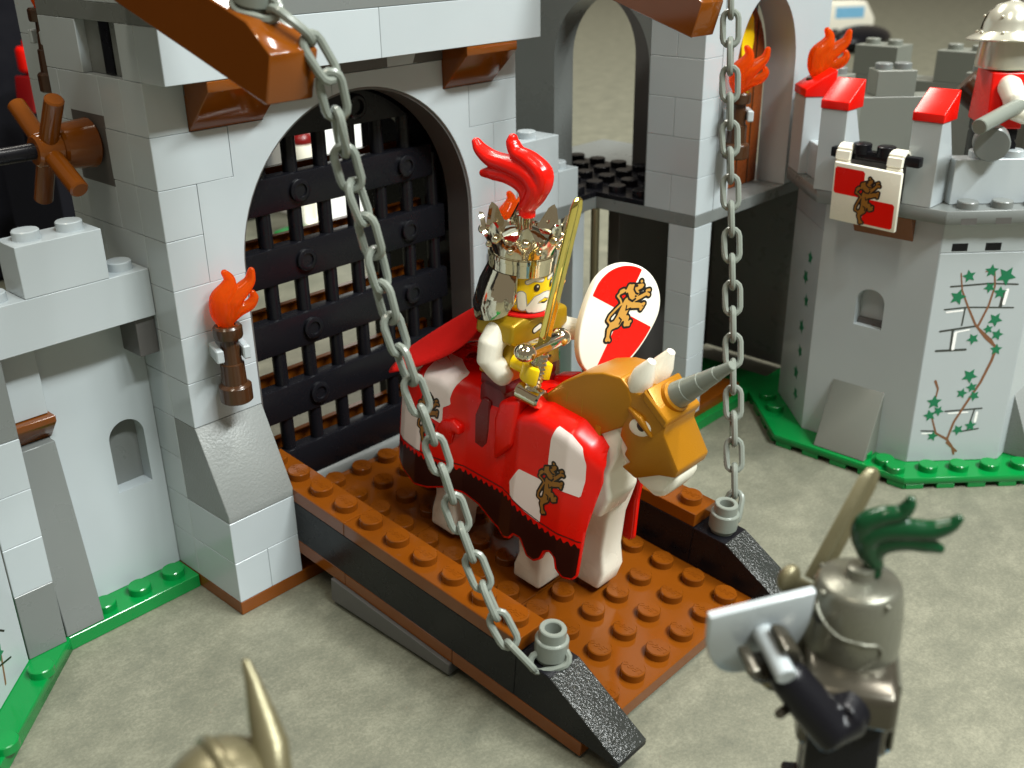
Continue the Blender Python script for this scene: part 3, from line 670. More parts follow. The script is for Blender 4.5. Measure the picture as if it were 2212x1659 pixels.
# lifting beams at both sides of the parapet
def beam(x0, label):
    b = thing('lifting_beam', label, 'beam', (x0 + 4, -15, 118), group='brown lifting beams of the drawbridge')
    tilt = math.radians(17.5); M = Matrix.Translation((0, -26, -7)) @ Matrix.Rotation(tilt, 4, 'X')
    part(b, 'timber', MB().prism([(0, 0), (52, 0), (52, 9.6), (6, 9.6), (0, 7.2)], -4, 4, 'x', M=M), BROWN, bevel=.2)
    part(b, 'timber_plate', MB().box(-4, 4, 18, 52, 9.65, 12.8, M=M), BROWN, bevel=.2)
    part(b, 'chain_post', MB().lathe([(2.5, 9.6), (2.5, 10.4), (3.05, 10.6), (3.05, 14.2), (2.5, 14.4), (2.45, 16.4), (1.6, 16.4), (1.45, 16), (1.45, 14), (0, 14)], 24, c=(0, 10, 0), M=M), CHAIN)
    part(b, 'pivot', MB().cyl((-4.5, 46, 4), (4.5, 46, 4), 3, M=M), DGREY)
    return b
beam(-8, 'brown lifting beam at left of parapet, chain hooked over its grey post')
beam(96, 'brown lifting beam at right of parapet above the pointed arch')

# chains
def link_mesh():
    L, Wd, r = 8.2, 4.5, .66; rr = Wd / 2 - r; st = L / 2 - r - rr; pts = []
    for i in range(7): a = -math.pi / 2 + math.pi * i / 6; pts.append((st + rr * math.cos(a), rr * math.sin(a), 0))
    for i in range(7): a = math.pi / 2 + math.pi * i / 6; pts.append((-st + rr * math.cos(a), rr * math.sin(a), 0))
    return MB().tube(pts, r, 8, closed=True).mesh('link', CHAIN)
LINK = link_mesh()
def chain(label, P, pitch=5.6, roll0=0.4):
    root = thing('chain', label, 'chain', P[-1], group='drawbridge chains')
    pts = smooth_path(P); acc = 0; nxt = pitch / 2; k = 0; base = Vector(P[-1])
    for a, b_ in zip(pts[:-1], pts[1:]):
        l = (b_ - a).length
        while acc + l >= nxt:
            c_ = a + (b_ - a) * ((nxt - acc) / l); tx = (b_ - a).normalized()
            M = tx.to_track_quat('X', 'Z').to_matrix().to_4x4() @ Matrix.Rotation(roll0 + (k % 2) * math.pi / 2 + random.uniform(-.12, .12), 4, 'X')
            o = link('link', LINK, root); M.translation = (c_ - base) * S; o.matrix_local = M
            k += 1; nxt += pitch
        acc += l
    return root
chain('slack grey chain from left beam crossing in front of the portcullis', [(-6, -34, 124.5), (-3, -39.5, 122), (.8, -43.3, 115.4), (4, -42.4, 101), (6.5, -43.3, 90), (9, -45, 73.3), (12, -49.5, 54), (13.6, -55.3, 35.2), (14, -63, 21), (15.5, -67.5, 15.3), (18.5, -70.5, 15.5)], roll0=.9)
chain('taut grey chain beside the arcade pillar, right of the king', [(107.5, -42, 126), (106, -43.6, 117), (101, -48.7, 91), (94, -56, 63.4), (86, -63.6, 36), (81, -68.2, 21.5), (78.5, -69.5, 17)], roll0=.2)

# ================================================================== torches
def flame_mesh():
    mb = MB()
    sm = lambda P: [tuple(q) for q in smooth_path(P, 24)]
    def lobe(P, R): q = sm(P); mb.tube(q, [float(np.interp(i / (len(q) - 1), np.linspace(0, 1, len(R)), R)) for i in range(len(q))], 14, flat=.8)
    lobe([(0, 0, 0), (-.9, 0, 2.6), (-.7, 0, 5.4), (1.0, 0, 7.4), (1.6, 0, 9.2), (.9, 0, 10.6)], [1.5, 2.1, 2.2, 1.8, 1.2, .8])
    lobe([(.4, 0, 1.6), (1.4, 0, 4.6), (3.6, 0, 6.6), (5.4, 0, 8.2), (6.0, 0, 10.2)], [1.6, 2.0, 1.7, 1.2, .75])
    lobe([(.8, 0, 1.2), (2.6, 0, 2.6), (4.8, 0, 3.4), (5.9, 0, 4.6), (5.8, 0, 5.6)], [1.3, 1.5, 1.4, 1.1, .75])
    return remeshed(mb, FLAME, .2, 1)
FLM = flame_mesh()
def torch(label, loc, rotz=0, handle=True, sc=1.0, clip=True, tilt=0):
    t_ = thing('torch', label, 'torch', loc, (0, tilt, rotz), group='orange flame torches')
    t_.scale = (sc, sc, sc)
    if handle:
        part(t_, 'handle', MB().lathe([(2.9, 0), (3.25, .3), (3.25, 3.4), (2.9, 3.8), (2.45, 4.0), (2.35, 8.2), (2.0, 8.4), (1.75, 13.4), (2.7, 13.6), (2.85, 14), (2.85, 15.8), (2.5, 16.2), (1.6, 16.2), (1.6, 15.4), (0, 15.4)], 24), DBROWN)
    if clip:
        part(t_, 'clip', MB().box(-3.4, -1.9, -2.4, 3.9, 9.3, 12).box(1.9, 3.4, -2.4, 3.9, 9.3, 12), GREY, bevel=.25)
    f = link('flame', FLM, t_, (0, 0, 16.0)); return t_
torch('torch with orange flame clipped to the left gate pier', (8.0, 4.1, 46.4), -.3)
torch('torch with orange flame half hidden behind the plume, on the right gate pier', (88, 4.1, 46.4), tilt=0)
torch('torch with orange flame on the rear stair block above the winch wheel', (4.2, 50.6, 103), -1.6)
torch('torch with orange flame beside the wooden door, behind the chain', (138.0, -28.2, 77.8), -.85)
torch('orange flame of a torch behind the red merlon cap next to the door wall', (168.5, -33.2, 76.5), -.85, clip=False, sc=1.12)

# ================================================================== toy figures
FIG = {}
def cached(k, fn):
    if k not in FIG: FIG[k] = fn()
    return FIG[k]
def head_mesh(m):
    return MB().lathe([(3, 28.4), (3, 29.4), (4.4, 29.5), (4.95, 30.1), (5.1, 31), (5.1, 36.6), (4.9, 37.6), (4.3, 38.2), (2.45, 38.3), (2.4, 39.9), (2.2, 40.1)], 32).mesh('head', m)
def torso_mesh(m): return MB().prism([(-7.8, 16), (7.8, 16), (5.9, 28.5), (-5.9, 28.5)], -3.9, 3.9, 'y').mesh('torso', m, bevel=.45, seg=3)
def leg_mesh(m):
    return MB().prism([(-3.6, 0), (3.4, 0), (3.4, 13), (2.0, 15), (-2.0, 15), (-3.6, 12.6), (-3.6, 3.2), (-5.4, 3.0), (-5.4, 0)][::-1], -3.6, 3.6, 'x').mesh('leg', m, bevel=.4, seg=2)
def hips_mesh(m): return MB().box(-7.6, 7.6, -3.4, 3.4, 13.4, 16).mesh('hips', m, bevel=.4, seg=2)
def arm(root, side, elbow, wrist, m, name='arm'):
    sh = Vector((side * 6.6, 0, 25.6)); e = Vector(elbow); w_ = Vector(wrist)
    mid = (sh + e) / 2 + Vector((side * .9, 0, .4))
    mb = MB().tube([sh + Vector((-side * 1.2, 0, .2)), sh, mid, e, (e + w_) / 2, w_], [2.3, 2.75, 2.6, 2.55, 2.4, 2.2], 16)
    return link(name, remeshed(mb, m, .3, 5), root)
def hand(root, at, axis, grip, m):
    """clip hand: ring round the gripped rod; axis = rod direction, grip = direction from wrist to rod"""
    a = Vector(axis).normalized(); g_ = Vector(grip); g_ = (g_ - a * g_.dot(a)).normalized(); b_ = a.cross(g_)
    M = Matrix(((g_.x, b_.x, a.x, at[0]), (g_.y, b_.y, a.y, at[1]), (g_.z, b_.z, a.z, at[2]), (0, 0, 0, 1)))
    mb = MB(); n = 22; a0 = math.radians(48); v = []; f = []
    for i in range(n + 1):
        t_ = a0 + (2 * math.pi - 2 * a0) * i / n
        for r, z in ((1.65, -1.7), (3.0, -1.7), (3.0, 1.7), (1.65, 1.7)): v.append((r * math.cos(t_), r * math.sin(t_), z))
    for i in range(n):
        for k in range(4): f.append((i * 4 + k, i * 4 + (k + 1) % 4, (i + 1) * 4 + (k + 1) % 4, (i + 1) * 4 + k))
    f += [(3, 2, 1, 0), tuple(n * 4 + k for k in range(4))]; mb.add(v, f, 0, M)
    o = mb.ob('hand', m, root, bevel=.3, seg=2)
    mb = MB().cyl((-2.4, 0, 0), (-5.2, 0, 0), 1.6, M=M); mb.ob('wrist', m, o); return o
def sword(label, root_loc, root_rot, mblade, mhilt, name='sword', group=None, L=36, BW=(2.3, 2.0)):
    """stands on its pommel: z up the blade, x along the cross guard"""
    s_ = thing(name, label, 'sword', root_loc, root_rot, group)
    bl = MB(); W0, W1 = BW; z0, z1 = 13.2, 13.2 + L
    ring = lambda w_, z, k=.5: [(-w_, 0, z), (-w_ * .45, -.75 * k * 2, z), (0, -.42 * k * 2, z), (w_ * .45, -.75 * k * 2, z), (w_, 0, z), (w_ * .45, .75 * k * 2, z), (0, .42 * k * 2, z), (-w_ * .45, .75 * k * 2, z)]
    v = ring(W0, z0) + ring(W1, z1 - 2) + ring(W1 * .72, z1 - .5, .4) + ring(W1 * .2, z1, .2); f = []
    for j in range(3):
        for i in range(8): f.append((j * 8 + i, j * 8 + (i + 1) % 8, (j + 1) * 8 + (i + 1) % 8, (j + 1) * 8 + i))
    f += [tuple(range(7, -1, -1)), tuple(range(24, 32))]; bl.add(v, f); bl.ob('blade', mblade, s_, bevel=.12, seg=2)
    gd = MB().box(-4.4, 4.4, -1.25, 1.25, 11.2, 13.5); gd.ob('cross_guard', mhilt, s_, bevel=.45, seg=3)
    for sx in (-1, 1): MB().sphere((sx * 4.9, 0, 12.4), 1.75, 16).ob('guard_knob', mhilt, s_)
    pr = [(1.55, 3.0)]
    for k in range(9): pr += [(1.62, 3.1 + k * .9), (1.3, 3.55 + k * .9)]
    MB().lathe(pr + [(1.5, 11.3)], 18).ob('grip', mhilt, s_)
    MB().cyl((0, -2.1, 1.6), (0, 2.1, 1.6), 1.95, n=22, ch=.3).ob('pommel', mhilt, s_)
    return s_
def plume_mesh(m):           # base at origin, sweeping towards +y
    mb = MB()
    mb.cyl((0, 0, -2.4), (0, 0, 1.2), 1.55, 1.5)
    sp = lambda P: [tuple(q) for q in smooth_path(P, 30)]
    def lobe(P, R, fl=.75):
        q = sp(P); n = len(q); r = [float(np.interp(i / (n - 1), np.linspace(0, 1, len(R)), R)) for i in range(n)]; mb.tube(q, [1.16 * z for z in r], 16, flat=1)
    lobe([(0, 0, 0), (0, -1.4, 2.5), (0, -1.8, 5), (0, .5, 7.0), (0, 4.5, 7.7), (0, 8.5, 8), (0, 11.4, 9.4), (0, 12.6, 10.8)], [1.5, 1.8, 2.0, 1.9, 1.8, 1.6, 1.2, .8])
    lobe([(0, -1.4, 1.8), (0, -2.9, 5.2), (0, -2.6, 8.0), (0, .2, 9.9), (0, 3.0, 10.8), (0, 4.2, 12.6), (0, 4.3, 13.6)], [1.4, 1.6, 1.75, 1.6, 1.35, 1.1, .8])
    lobe([(0, -.4, 1.4), (0, .8, 4.0), (0, 4.2, 5.3), (0, 8, 5.1), (0, 10.4, 4.5)], [1.4, 1.6, 1.6, 1.4, .85])
    me = remeshed(mb, m, .2, 1)
    # two ribs running along each side
    return me
# ---------------------------------------------------------------- horses
def hw(d, h, W=None):        # half width of the barding at distance d (mm from bridge end) and height h
    Wd = np.interp(d, [19, 22, 26, 38, 42, 53, 57, 66, 71, 74], [7.2, 8.8, 9.8, 9.8, 8.6, 8.6, 10, 10, 9, 7.5]); ht = np.interp(d, [18, 22, 26, 34, 40, 48, 55, 60, 66, 71, 74.5], [41, 44.6, 46.8, 47.2, 45.2, 44.4, 44.9, 45.6, 45, 40, 36])
    base = Wd + .05 * (36 - min(h, 36)); k = (h - (ht - 4.6)) / 4.6
    return base if k <= 0 else base * math.sqrt(max(0, 1 - min(1, k) ** 2.8))
OUT = [(24.4, 46.4), (20.8, 43.4), (19.2, 40.2), (19.0, 36.3), (19.8, 31.3), (20.7, 24.9), (20.9, 15), (21.6, 13.8), (24, 13.3), (25.6, 14.8), (26.2, 17.2), (27.4, 17.9), (28.6, 17.2), (29.4, 15), (31, 13.7), (33, 13.9), (34.2, 15.6), (35.2, 17), (36.8, 17), (38, 15.4), (40, 14.4), (44, 16), (48, 18), (52, 18.6), (57, 18.4), (62, 16), (66, 15), (70, 16), (73.6, 17.4), (74, 24), (73.8, 30), (73, 34.5), (71, 38.6), (67.5, 43.6), (63, 45.6), (55, 45.2), (48, 44.6), (40, 45.4), (34, 47.3), (27, 47.2)]
def horse(label, loc, rot, mbody, mbard, gold=None, deco=True):
    H = thing('toy_horse', label, 'horse', loc, rot, 'toy horses')
    T = lambda x, d, h: (x, d - 45, h - 4.9)
    PT = lambda pts: [(d - 45, h - 4.9) for d, h in pts]
    mb = MB()
    mb.prism(PT([(31, 4.9), (38.3, 4.9), (38.3, 8), (37.2, 11.5), (38, 18), (40, 30), (30, 30), (31.5, 16), (31, 9)]), -8.6, -1.3, 'x')
    mb.prism(PT([(22.8, 4.9), (30.5, 4.9), (30.3, 8), (28.5, 13), (29.5, 20), (31.5, 30), (22.0, 34), (20.6, 30), (22.4, 22), (22.6, 14), (21.6, 9.5)]), .3, 7.2, 'x')
    mb.prism(PT([(56, 4.9), (63.4, 4.9), (63.2, 9), (62, 14), (66, 22), (68, 32), (54, 32), (56.4, 18), (55.6, 10)]), -8.4, -1.3, 'x')
    mb.prism(PT([(60, 4.9), (67.4, 4.9), (67.2, 9), (66, 14), (68, 22), (69, 32), (55, 32), (60.4, 18), (59.6, 10)]), 1.3, 8.4, 'x')
    mb.prism(PT([(21, 26), (66, 24), (71, 34), (68, 40), (52, 40), (38, 41), (33, 46), (27, 50), (21.5, 49.5), (17.6, 46), (18.6, 41), (20.4, 36), (19.2, 31)]), -4.4, 4.4, 'x')
    mb.prism(PT([(26, 22), (66, 22), (70, 34), (66, 40), (40, 40), (28, 40), (22, 32)]), -7.2, 7.2, 'x')
    me = mb.mesh('body', mbody, bevel=.8, seg=3, merge=False); link('body', me, H)
    rear = MB().tube([T(0, 72, 40), T(0, 77, 36), T(0, 79, 28), T(0, 78, 18)], [2.0, 2.6, 2.4, 1.2], 14, flat=.8); part(H, 'tail', rear, mbody)
    # barding shell: both sides meet along the back
    V, Fc = msq(poly_sdf(OUT), 17, 75.5, 12.5, 48, .62); mb = MB()
    for sx in (-1, 1): mb.add([T(sx * hw(d, h), d, h) for d, h in V], Fc)
    bd = mb.ob('barding', mbard, H, ang=75); so = bd.modifiers.new('thick', 'SOLIDIFY'); so.thickness = .9 * S; so.offset = -1 if sum(q.normal.x * (1 if q.center.x > 0 else -1) for q in bd.data.polygons) > 0 else 1
    # saddle seat and stirrup bosses
    if deco:
        for sx in (-1, 1):
            mp = lambda d, h, e=.04, sx=sx: T(sx * (hw(d, h) + e), d, h)
            Q4 = {'uf': [(29.2, 45.0), (25.9, 44.6), (23.3, 42.8), (22.0, 39.7), (21.9, 36.1), (22.4, 32.4), (30.1, 32.5), (30.2, 37.6), (30, 42)],
                  'lf': [(37.2, 32.2), (30.5, 32.5), (30.6, 23.0), (34.9, 23.7), (39.0, 25), (39.7, 28)],
                  'ur': [(64.6, 45), (60, 45.4), (55.6, 44.4), (56.8, 39.6), (56.6, 38.4), (58.7, 36.9), (58.7, 33), (64.5, 33.2)],
                  'lr': [(73.3, 33.2), (64.6, 33.1), (64.8, 23.7), (69.7, 23.5), (73.3, 23.6)]}
            for k_, pl in Q4.items():
                xs = [p[0] for p in pl]; ys = [p[1] for p in pl]
                decal('printed_quarter', poly_sdf(pl), (min(xs) - .4, max(xs) + .4, min(ys) - .4, max(ys) + .4), .4, lambda d, h: mp(d, h, .05), PRINTW, bd)
            jag = [(74.5, 22.6)]; d_ = 74.0; i = 0
            top = lambda d: float(np.interp(d, [21, 30, 36, 39, 55, 63, 74], [21.6, 22.0, 23.0, 24.0, 24.0, 22.8, 22.4]))
            while d_ > 20.4: jag.append((d_, top(d_) + (.55 if i % 2 else -.55))); d_ -= .75; i += 1
            o_sdf = poly_sdf(OUT); j_sdf = poly_sdf(jag + [(20.2, 10), (75, 10)])
            decal('printed_hem', lambda X, Y: np.maximum(o_sdf(X, Y) + .45, j_sdf(X, Y)), (20, 75, 12.5, 25.5), .33, lambda d, h: mp(d, h, .05), HEM, bd)
            decal('printed_line', strokes([([(d_, top(d_) + 1.1) for d_ in np.linspace(73, 21.3, 30)], .13)]), (20.5, 74, 21, 26), .25, lambda d, h: mp(d, h, .06), INK, bd)
            lion(bd, lambda u, v, e: mp(-u if sx < 0 else u, v, .06 + e), -29.6 if sx < 0 else 29.6, 31.6, 10.6, LIOND, step=.03) if sx < 0 else None
            if sx < 0: lion(bd, lambda u, v, e: mp(-u, v, .06 + e), -63.4, 32.8, 10.6, LIOND, step=.03)
            # stirrup block and leg slot
            part(H, 'stirrup_boss', MB().prism(PT([(60, 29.5), (60, 31.8), (58.6, 34.2), (55.6, 35.4), (53.6, 34.4), (53.4, 32.6), (55.2, 32.6), (55.8, 29.4)]), min(sx * 7, sx * 10.6), max(sx * 7, sx * 10.6), 'x'), mbard, bevel=.5, seg=3)
            part(H, 'saddle_wing', MB().prism(PT([(44.5, 30.5), (44.8, 40), (43.6, 44.6), (38.5, 46.6), (39.6, 36)]), min(sx * 6, sx * 9.9), max(sx * 6, sx * 9.9), 'x'), mbard, bevel=.9, seg=3)
            part(H, 'leg_slot', MB().prism(PT([(50.6, 31.6), (50.8, 38), (48.9, 43), (46.8, 42.6), (47.0, 33), (48.2, 31.2)]), min(sx * 7, sx * 8.86), max(sx * 7, sx * 8.86), 'x'), DRED, bevel=.3)
    if gold:
        hd = MB().prism(PT([(18.2, 56), (14.6, 55), (10.4, 50.6), (6.6, 44.4), (6.4, 41.4), (7.8, 38), (10.4, 36.6), (13.4, 37.6), (17.8, 41), (20, 46), (21, 52)]), -4.1, 4.1, 'x')
        part(H, 'head', hd, mbody, bevel=1.2, seg=3)
        part(H, 'chin', MB().prism(PT([(13.8, 39.6), (6.0, 43.4), (5.9, 41.4), (6.6, 39.4), (8.2, 36.9), (10.2, 36.0), (12, 37)]), -3.7, 3.7, 'x'), mbody, bevel=1.2, seg=4)
        cr = part(H, 'neck_armour', MB().prism(PT([(37.8, 43.4), (36, 47.5), (32.3, 51.6), (27.4, 55.3), (23.3, 57.0), (19.3, 57.6), (17.4, 56.2), (16.4, 54), (16.8, 50.5), (17.8, 48), (23.2, 43.9), (27.1, 41.2), (30.6, 41.9), (34.5, 42.5), (37.6, 42.6)]), -5, 5, 'x'), gold, bevel=.55, seg=3)
        for i in range(7):
            a = np.array([[37.2, 43.0], [34.5, 42.9], [30.6, 42.4], [27.2, 41.7], [25.2, 43.0]]); q = np.interp(i / 6 * 4, range(5), a[:, 0]), np.interp(i / 6 * 4, range(5), a[:, 1])
            for sx in (-1, 1): MB().sphere(T(sx * 5.05, *q), .42, 10).ob('rivet', gold, cr)
        for k_, (a, b_) in enumerate((((33.6, 44.3), (34.4, 48.0)), ((30.6, 44.6), (31, 51)), ((27.2, 44.6), (27, 53)))):
            decal('groove', strokes([([a, b_], .1)]), (20, 40, 40, 57), .25, lambda d, h: T(-5.03, d, h), DGOLD, cr)
        ch = part(H, 'face_armour', MB().prism(PT([(19.3, 57.6), (17.2, 55.8), (15.0, 55.9), (13.6, 57.7), (8.7, 53.0), (9.1, 50.4), (5.1, 44.7), (5.6, 42.9), (8.9, 41.9), (13.8, 38.9), (17.1, 40.0), (15.4, 41.7), (16.9, 42.7), (16.4, 44.2), (18.3, 46.1), (18, 48.3), (19.5, 52)]), -4.85, 4.85, 'x'), gold, bevel=.4, seg=2)
        part(H, 'brow_plate', MB().prism(PT([(14.1, 57.4), (8.4, 53.2), (9.0, 51.6), (14.4, 55.4)]), -5.2, 5.2, 'x'), gold, bevel=.3)
        P0 = Vector(T(0, 12.2, 54.2)); P1 = Vector(T(0, .9, 65.4)); dd = (P1 - P0)
        MB().cyl(P0 + dd * .02, P0 + dd * .17, 3.1, 2.9, n=24, ch=.3).ob('horn_socket', gold, ch)
        hn = MB()
        for k_ in range(4): hn.cyl(P0 + dd * (.1 + .225 * k_), P0 + dd * (.1 + .225 * (k_ + 1) + .012), 2.55 - .45 * k_, 2.2 - .45 * k_, n=22, ch=.12)
        hn.ob('horn', CHAIN, H)
        for sx in (-1, 1):
            part(H, 'ear', MB().tube([T(sx * 2.6, 16.9, 56), T(sx * 2.9, 15.9, 59.0), T(sx * 2.9, 14.9, 61.4)], [2.3, 2.0, 1.0], 16), mbody)
            ey = MB().sphere(T(sx * 4.75, 14.1, 49.7), 1, 20, sc=(.35, 2.3, 1.5)); 
            e_ = part(H, 'eye', MB().sphere((0, 0, 0), 1, 20, sc=(.34, 2.5, 1.75), M=Matrix.Translation(T(sx * 4.78, 14.1, 49.6)) @ Matrix.Rotation(-.35, 4, 'X')), WHITE)
            part(H, 'pupil', MB().sphere((0, 0, 0), 1, 18, sc=(.2, 1.0, 1.05), M=Matrix.Translation(T(sx * 5.0, 13.8, 50.0))), INK)
            part(H, 'eyelid', MB().tube([T(sx * 4.9, 16.6, 52.4), T(sx * 5.2, 14.2, 51.6), T(sx * 4.9, 11.6, 49.0)], [.4, .75, .4], 12), gold)
        part(H, 'strap', MB().box(-5.05, 5.05, -22.6, -21.4, 36.6, 41.2), DGOLD)
    return H
kh = bw(32.25, 45, 4.9)
horse('white toy horse in red and white lion barding with golden horned face armour', kh, (BT, 0, 0), WHITE, RED, GOLD)

# ---------------------------------------------------------------- king
kb = bw(31.6, 46.8, 32)
king = thing('toy_king', 'bearded toy king in golden armour and red cape riding the barded horse', 'toy figure', kb, (BT, 0, 0))
link('torso', torso_mesh(DGOLD), king); link('hips', hips_mesh(DRED), king); hd = link('head', head_mesh(YELLOW), king)
for sx in (-1, 1): link('leg', cached('legred', lambda: leg_mesh(DRED)), king, (sx * 4.0, 0, 0))
part(king, 'breastplate', MB().prism([(-8.5, 24.6), (-8.0, 28.4), (-5.4, 29), (5.4, 29), (8.0, 28.4), (8.5, 24.6), (5.8, 23.4), (4.9, 18), (-4.9, 18), (-5.8, 23.4)], -4.75, 4.75, 'y'), DGOLD, bevel=.8, seg=4)
arm(king, -1, (-9.2, -.2, 20.6), (-7.6, -2.4, 17.4), WHITE); arm(king, 1, (8.8, -2.2, 22.4), (10.2, -5.4, 22.8), WHITE)

# face print, wrapped on the head
def fm(e): return lambda a, z: ((5.1 + e) * math.sin(a / 5.1), -(5.1 + e) * math.cos(a / 5.1), z)      # a: mm along the cheek, 0 = nose, +x = his left
decal('printed_eye', strokes([([(-2.0, 34.6), (-2.0, 34.9)], .62), ([(2.0, 34.6), (2.0, 34.9)], .62)]), (-3, 3, 33.5, 36), .12, fm(.05), INK, hd)
decal('printed_glint', strokes([([(-1.85, 35.0)], .2), ([(2.15, 35.0)], .2)]), (-3, 3, 34, 36), .08, fm(.07), WHITE, hd)
brow = [([(-3.9, 35.9), (-2.6, 36.5), (-.9, 36.2)], .34), ([(3.9, 35.9), (2.6, 36.5), (.9, 36.2)], .34)]
beard = [([(-.3, 33.0), (-1.9, 32.4), (-3.1, 30.6)], (.55, .75)), ([(.3, 33.0), (1.9, 32.4), (3.1, 30.6)], (.55, .75)), ([(-2.2, 30.6), (2.2, 30.6)], .85), ([(-4.9, 33.2), (-4.6, 31)], .8), ([(4.9, 33.2), (4.6, 31)], .8)]
for nm, bb, bx in (('printed_brow', brow, (-5, 5, 35, 37.4)), ('printed_beard', beard, (-6.4, 6.4, 29.6, 34.4))):
    decal(nm + '_outline', strokes(bb), bx, .12, fm(.04), PGREY, hd, level=.16); decal(nm, strokes(bb), bx, .12, fm(.06), WHITE, hd)
decal('printed_mouth', strokes([([(-.7, 31.6), (0, 31.45), (.7, 31.6)], .16)]), (-1.2, 1.2, 31, 32), .08, fm(.08), INK, hd)
# print on the breastplate: lion heads and belt
bmk = lambda e: lambda x, z: (x, -4.75 - e, z)
decal('printed_emblem_outline', strokes([([(-1.8, 26), (-.3, 26.4)], .75), ([(.9, 26.3), (2.4, 26.0)], .7), ([(-4.3, 21.2), (-2.2, 20.2), (0, 22.5)], .3), ([(4.3, 21.2), (2.2, 20.2), (0, 22.5)], .3), ([(-3.6, 18.8), (0, 19.6), (3.6, 18.8)], .25)]), (-5, 5, 18, 28), .16, bmk(.03), INK, king)
decal('printed_emblem', strokes([([(-1.7, 26), (-.4, 26.4)], .5), ([(1.0, 26.3), (2.3, 26.0)], .45)]), (-5, 5, 24, 28), .14, bmk(.05), WHITE, king)
# crown helmet
cw = thing('crown_helmet', 'chrome silver crown helmet on the head of the king', 'helmet', bw(31.2, 47.6, 32 + 28), (BT, 0, 0)); cw.scale = (1.06, 1.06, 1.02)
mb = MB(); mb.lathe([(5.25, 8.8), (5.95, 8.8), (6.0, 11.2), (6.15, 11.3), (6.15, 12.0), (5.9, 12.1), (5.9, 13.4), (4.8, 15.2), (2.4, 16.2), (1.5, 16.3), (1.5, 18.9), (1.2, 19.1)], 40)
mb.ob('cap', CHROME, cw)
mb = MB(); n = 64; v = []; f = []
for i in range(n):
    a = 2 * math.pi * i / n; k = (math.cos(8 * a) + 1) / 2; rt = 7.3 + .7 * k; zt = 15.2 + 3.9 * k ** 1.3
    for r, z in ((5.9, 12.2), (6.35, 13.6), (6.9, 14.6 + .6 * k), (rt, zt), (rt - .75, zt - .1), (6.0, 14.2), (5.4, 13)): v.append((r * math.cos(a), r * math.sin(a), z))
for i in range(n):
    for k in range(6): f.append((i * 7 + k, ((i + 1) % n) * 7 + k, ((i + 1) % n) * 7 + k + 1, i * 7 + k + 1))
mb.add(v, f); mb.ob('crown_points', CHROME, cw, ang=50)
for i in range(8):
    a = 2 * math.pi * i / 8; MB().sphere((7.2 * math.cos(a), 7.2 * math.sin(a), 15.8), .85, 12).ob('jewel', CHROME, cw)
    a += math.pi / 8; MB().sphere((6.6 * math.cos(a), 6.6 * math.sin(a), 13.9), .6, 10).ob('jewel', CHROME, cw)
def shell(name, prof, a0, a1, th, n=24):
    mb = MB(); pr = prof + [(r - th, z) for r, z in prof[::-1]]; m_ = len(pr); v = []; f = []
    for i in range(n + 1):
        a = math.radians(a0 + (a1 - a0) * i / n)
        for r, z in pr: v.append((r * math.cos(a), r * math.sin(a), z))
    for i in range(n):
        for k in range(m_): f.append((i * m_ + k, (i + 1) * m_ + k, (i + 1) * m_ + (k + 1) % m_, i * m_ + (k + 1) % m_))
    f += [tuple(range(m_ - 1, -1, -1)), tuple(n * m_ + k for k in range(m_))]
    mb.add(v, f); return mb.ob(name, CHROME, cw, ang=40)
shell('helmet_side', [(5.95, 8.85), (5.95, 5.5), (5.9, 3.6)], -38, 216, .6)
mb = MB()                                # flaring neck and cheek guard
n = 30; v = []; f = []
for i in range(n + 1):
    q = i / n; a = math.radians(-34 + 248 * q); e = math.sin(math.pi * q) ** .5; zb = 4.0 - 6.4 * e; zt = 9.2
    for r, z in ((6.1, zt), (7.5, (zt * .7 + zb * .3)), (8.5, (zt * .3 + zb * .7)), (8.1, zb + .3), (7.4, zb), (6.6, (zt * .3 + zb * .7)), (5.9, zt * .8 + zb * .2)): v.append((r * math.cos(a), r * math.sin(a), z))
for i in range(n):
    for k in range(6): f.append((i * 7 + k, (i + 1) * 7 + k, (i + 1) * 7 + k + 1, i * 7 + k + 1))
    f.append((i * 7 + 6, (i + 1) * 7 + 6, (i + 1) * 7, i * 7))
f += [tuple(range(6, -1, -1)), tuple(n * 7 + k for k in range(7))]
mb.add(v, f); mb.ob('neck_guard', CHROME, cw, ang=50)
pl = link('plume', plume_mesh(RED), None); pl.location = bw(31.4, 47.2, 81.0) * S; pl.rotation_euler = (BT, 0, .1); pl.scale = (1.1, 1, .86)
tag(pl, 'red plume curling above the chrome crown helmet', 'plume')
# cape
mb = MB(); nu, nv = 20, 22; v = []; f = []
for j in range(nv + 1):
    t_ = j / nv
    for i in range(nu + 1):
        u = i / nu * 2 - 1; q = abs(u) ** 1.7
        cy, cz = 5 + 26.5 * t_, 29.6 - 21.2 * t_ ** 1.15; ey, ez = 4.4 + 21 * t_ ** 1.5, 29.1 - 20.6 * t_ ** .72
        x = u * (5.8 + 6.4 * t_); y = cy + (ey - cy) * q; z = cz + (ez - cz) * q + .35 * math.sin(u * 7 + 2) * t_
        v.append((x, y, z))
for j in range(nv):
    for i in range(nu): a = j * (nu + 1) + i; f.append((a, a + 1, a + nu + 2, a + nu + 1))
mb.add(v, f); cp = mb.ob('cape', CAPE, king, ang=80); so = cp.modifiers.new('thick', 'SOLIDIFY'); so.thickness = .35 * S
part(king, 'cape_collar', MB().lathe([(3.2, 29.15), (5.9, 28.95), (6.1, 29.1), (6.0, 29.4), (3.2, 29.5)], 30), CAPE)
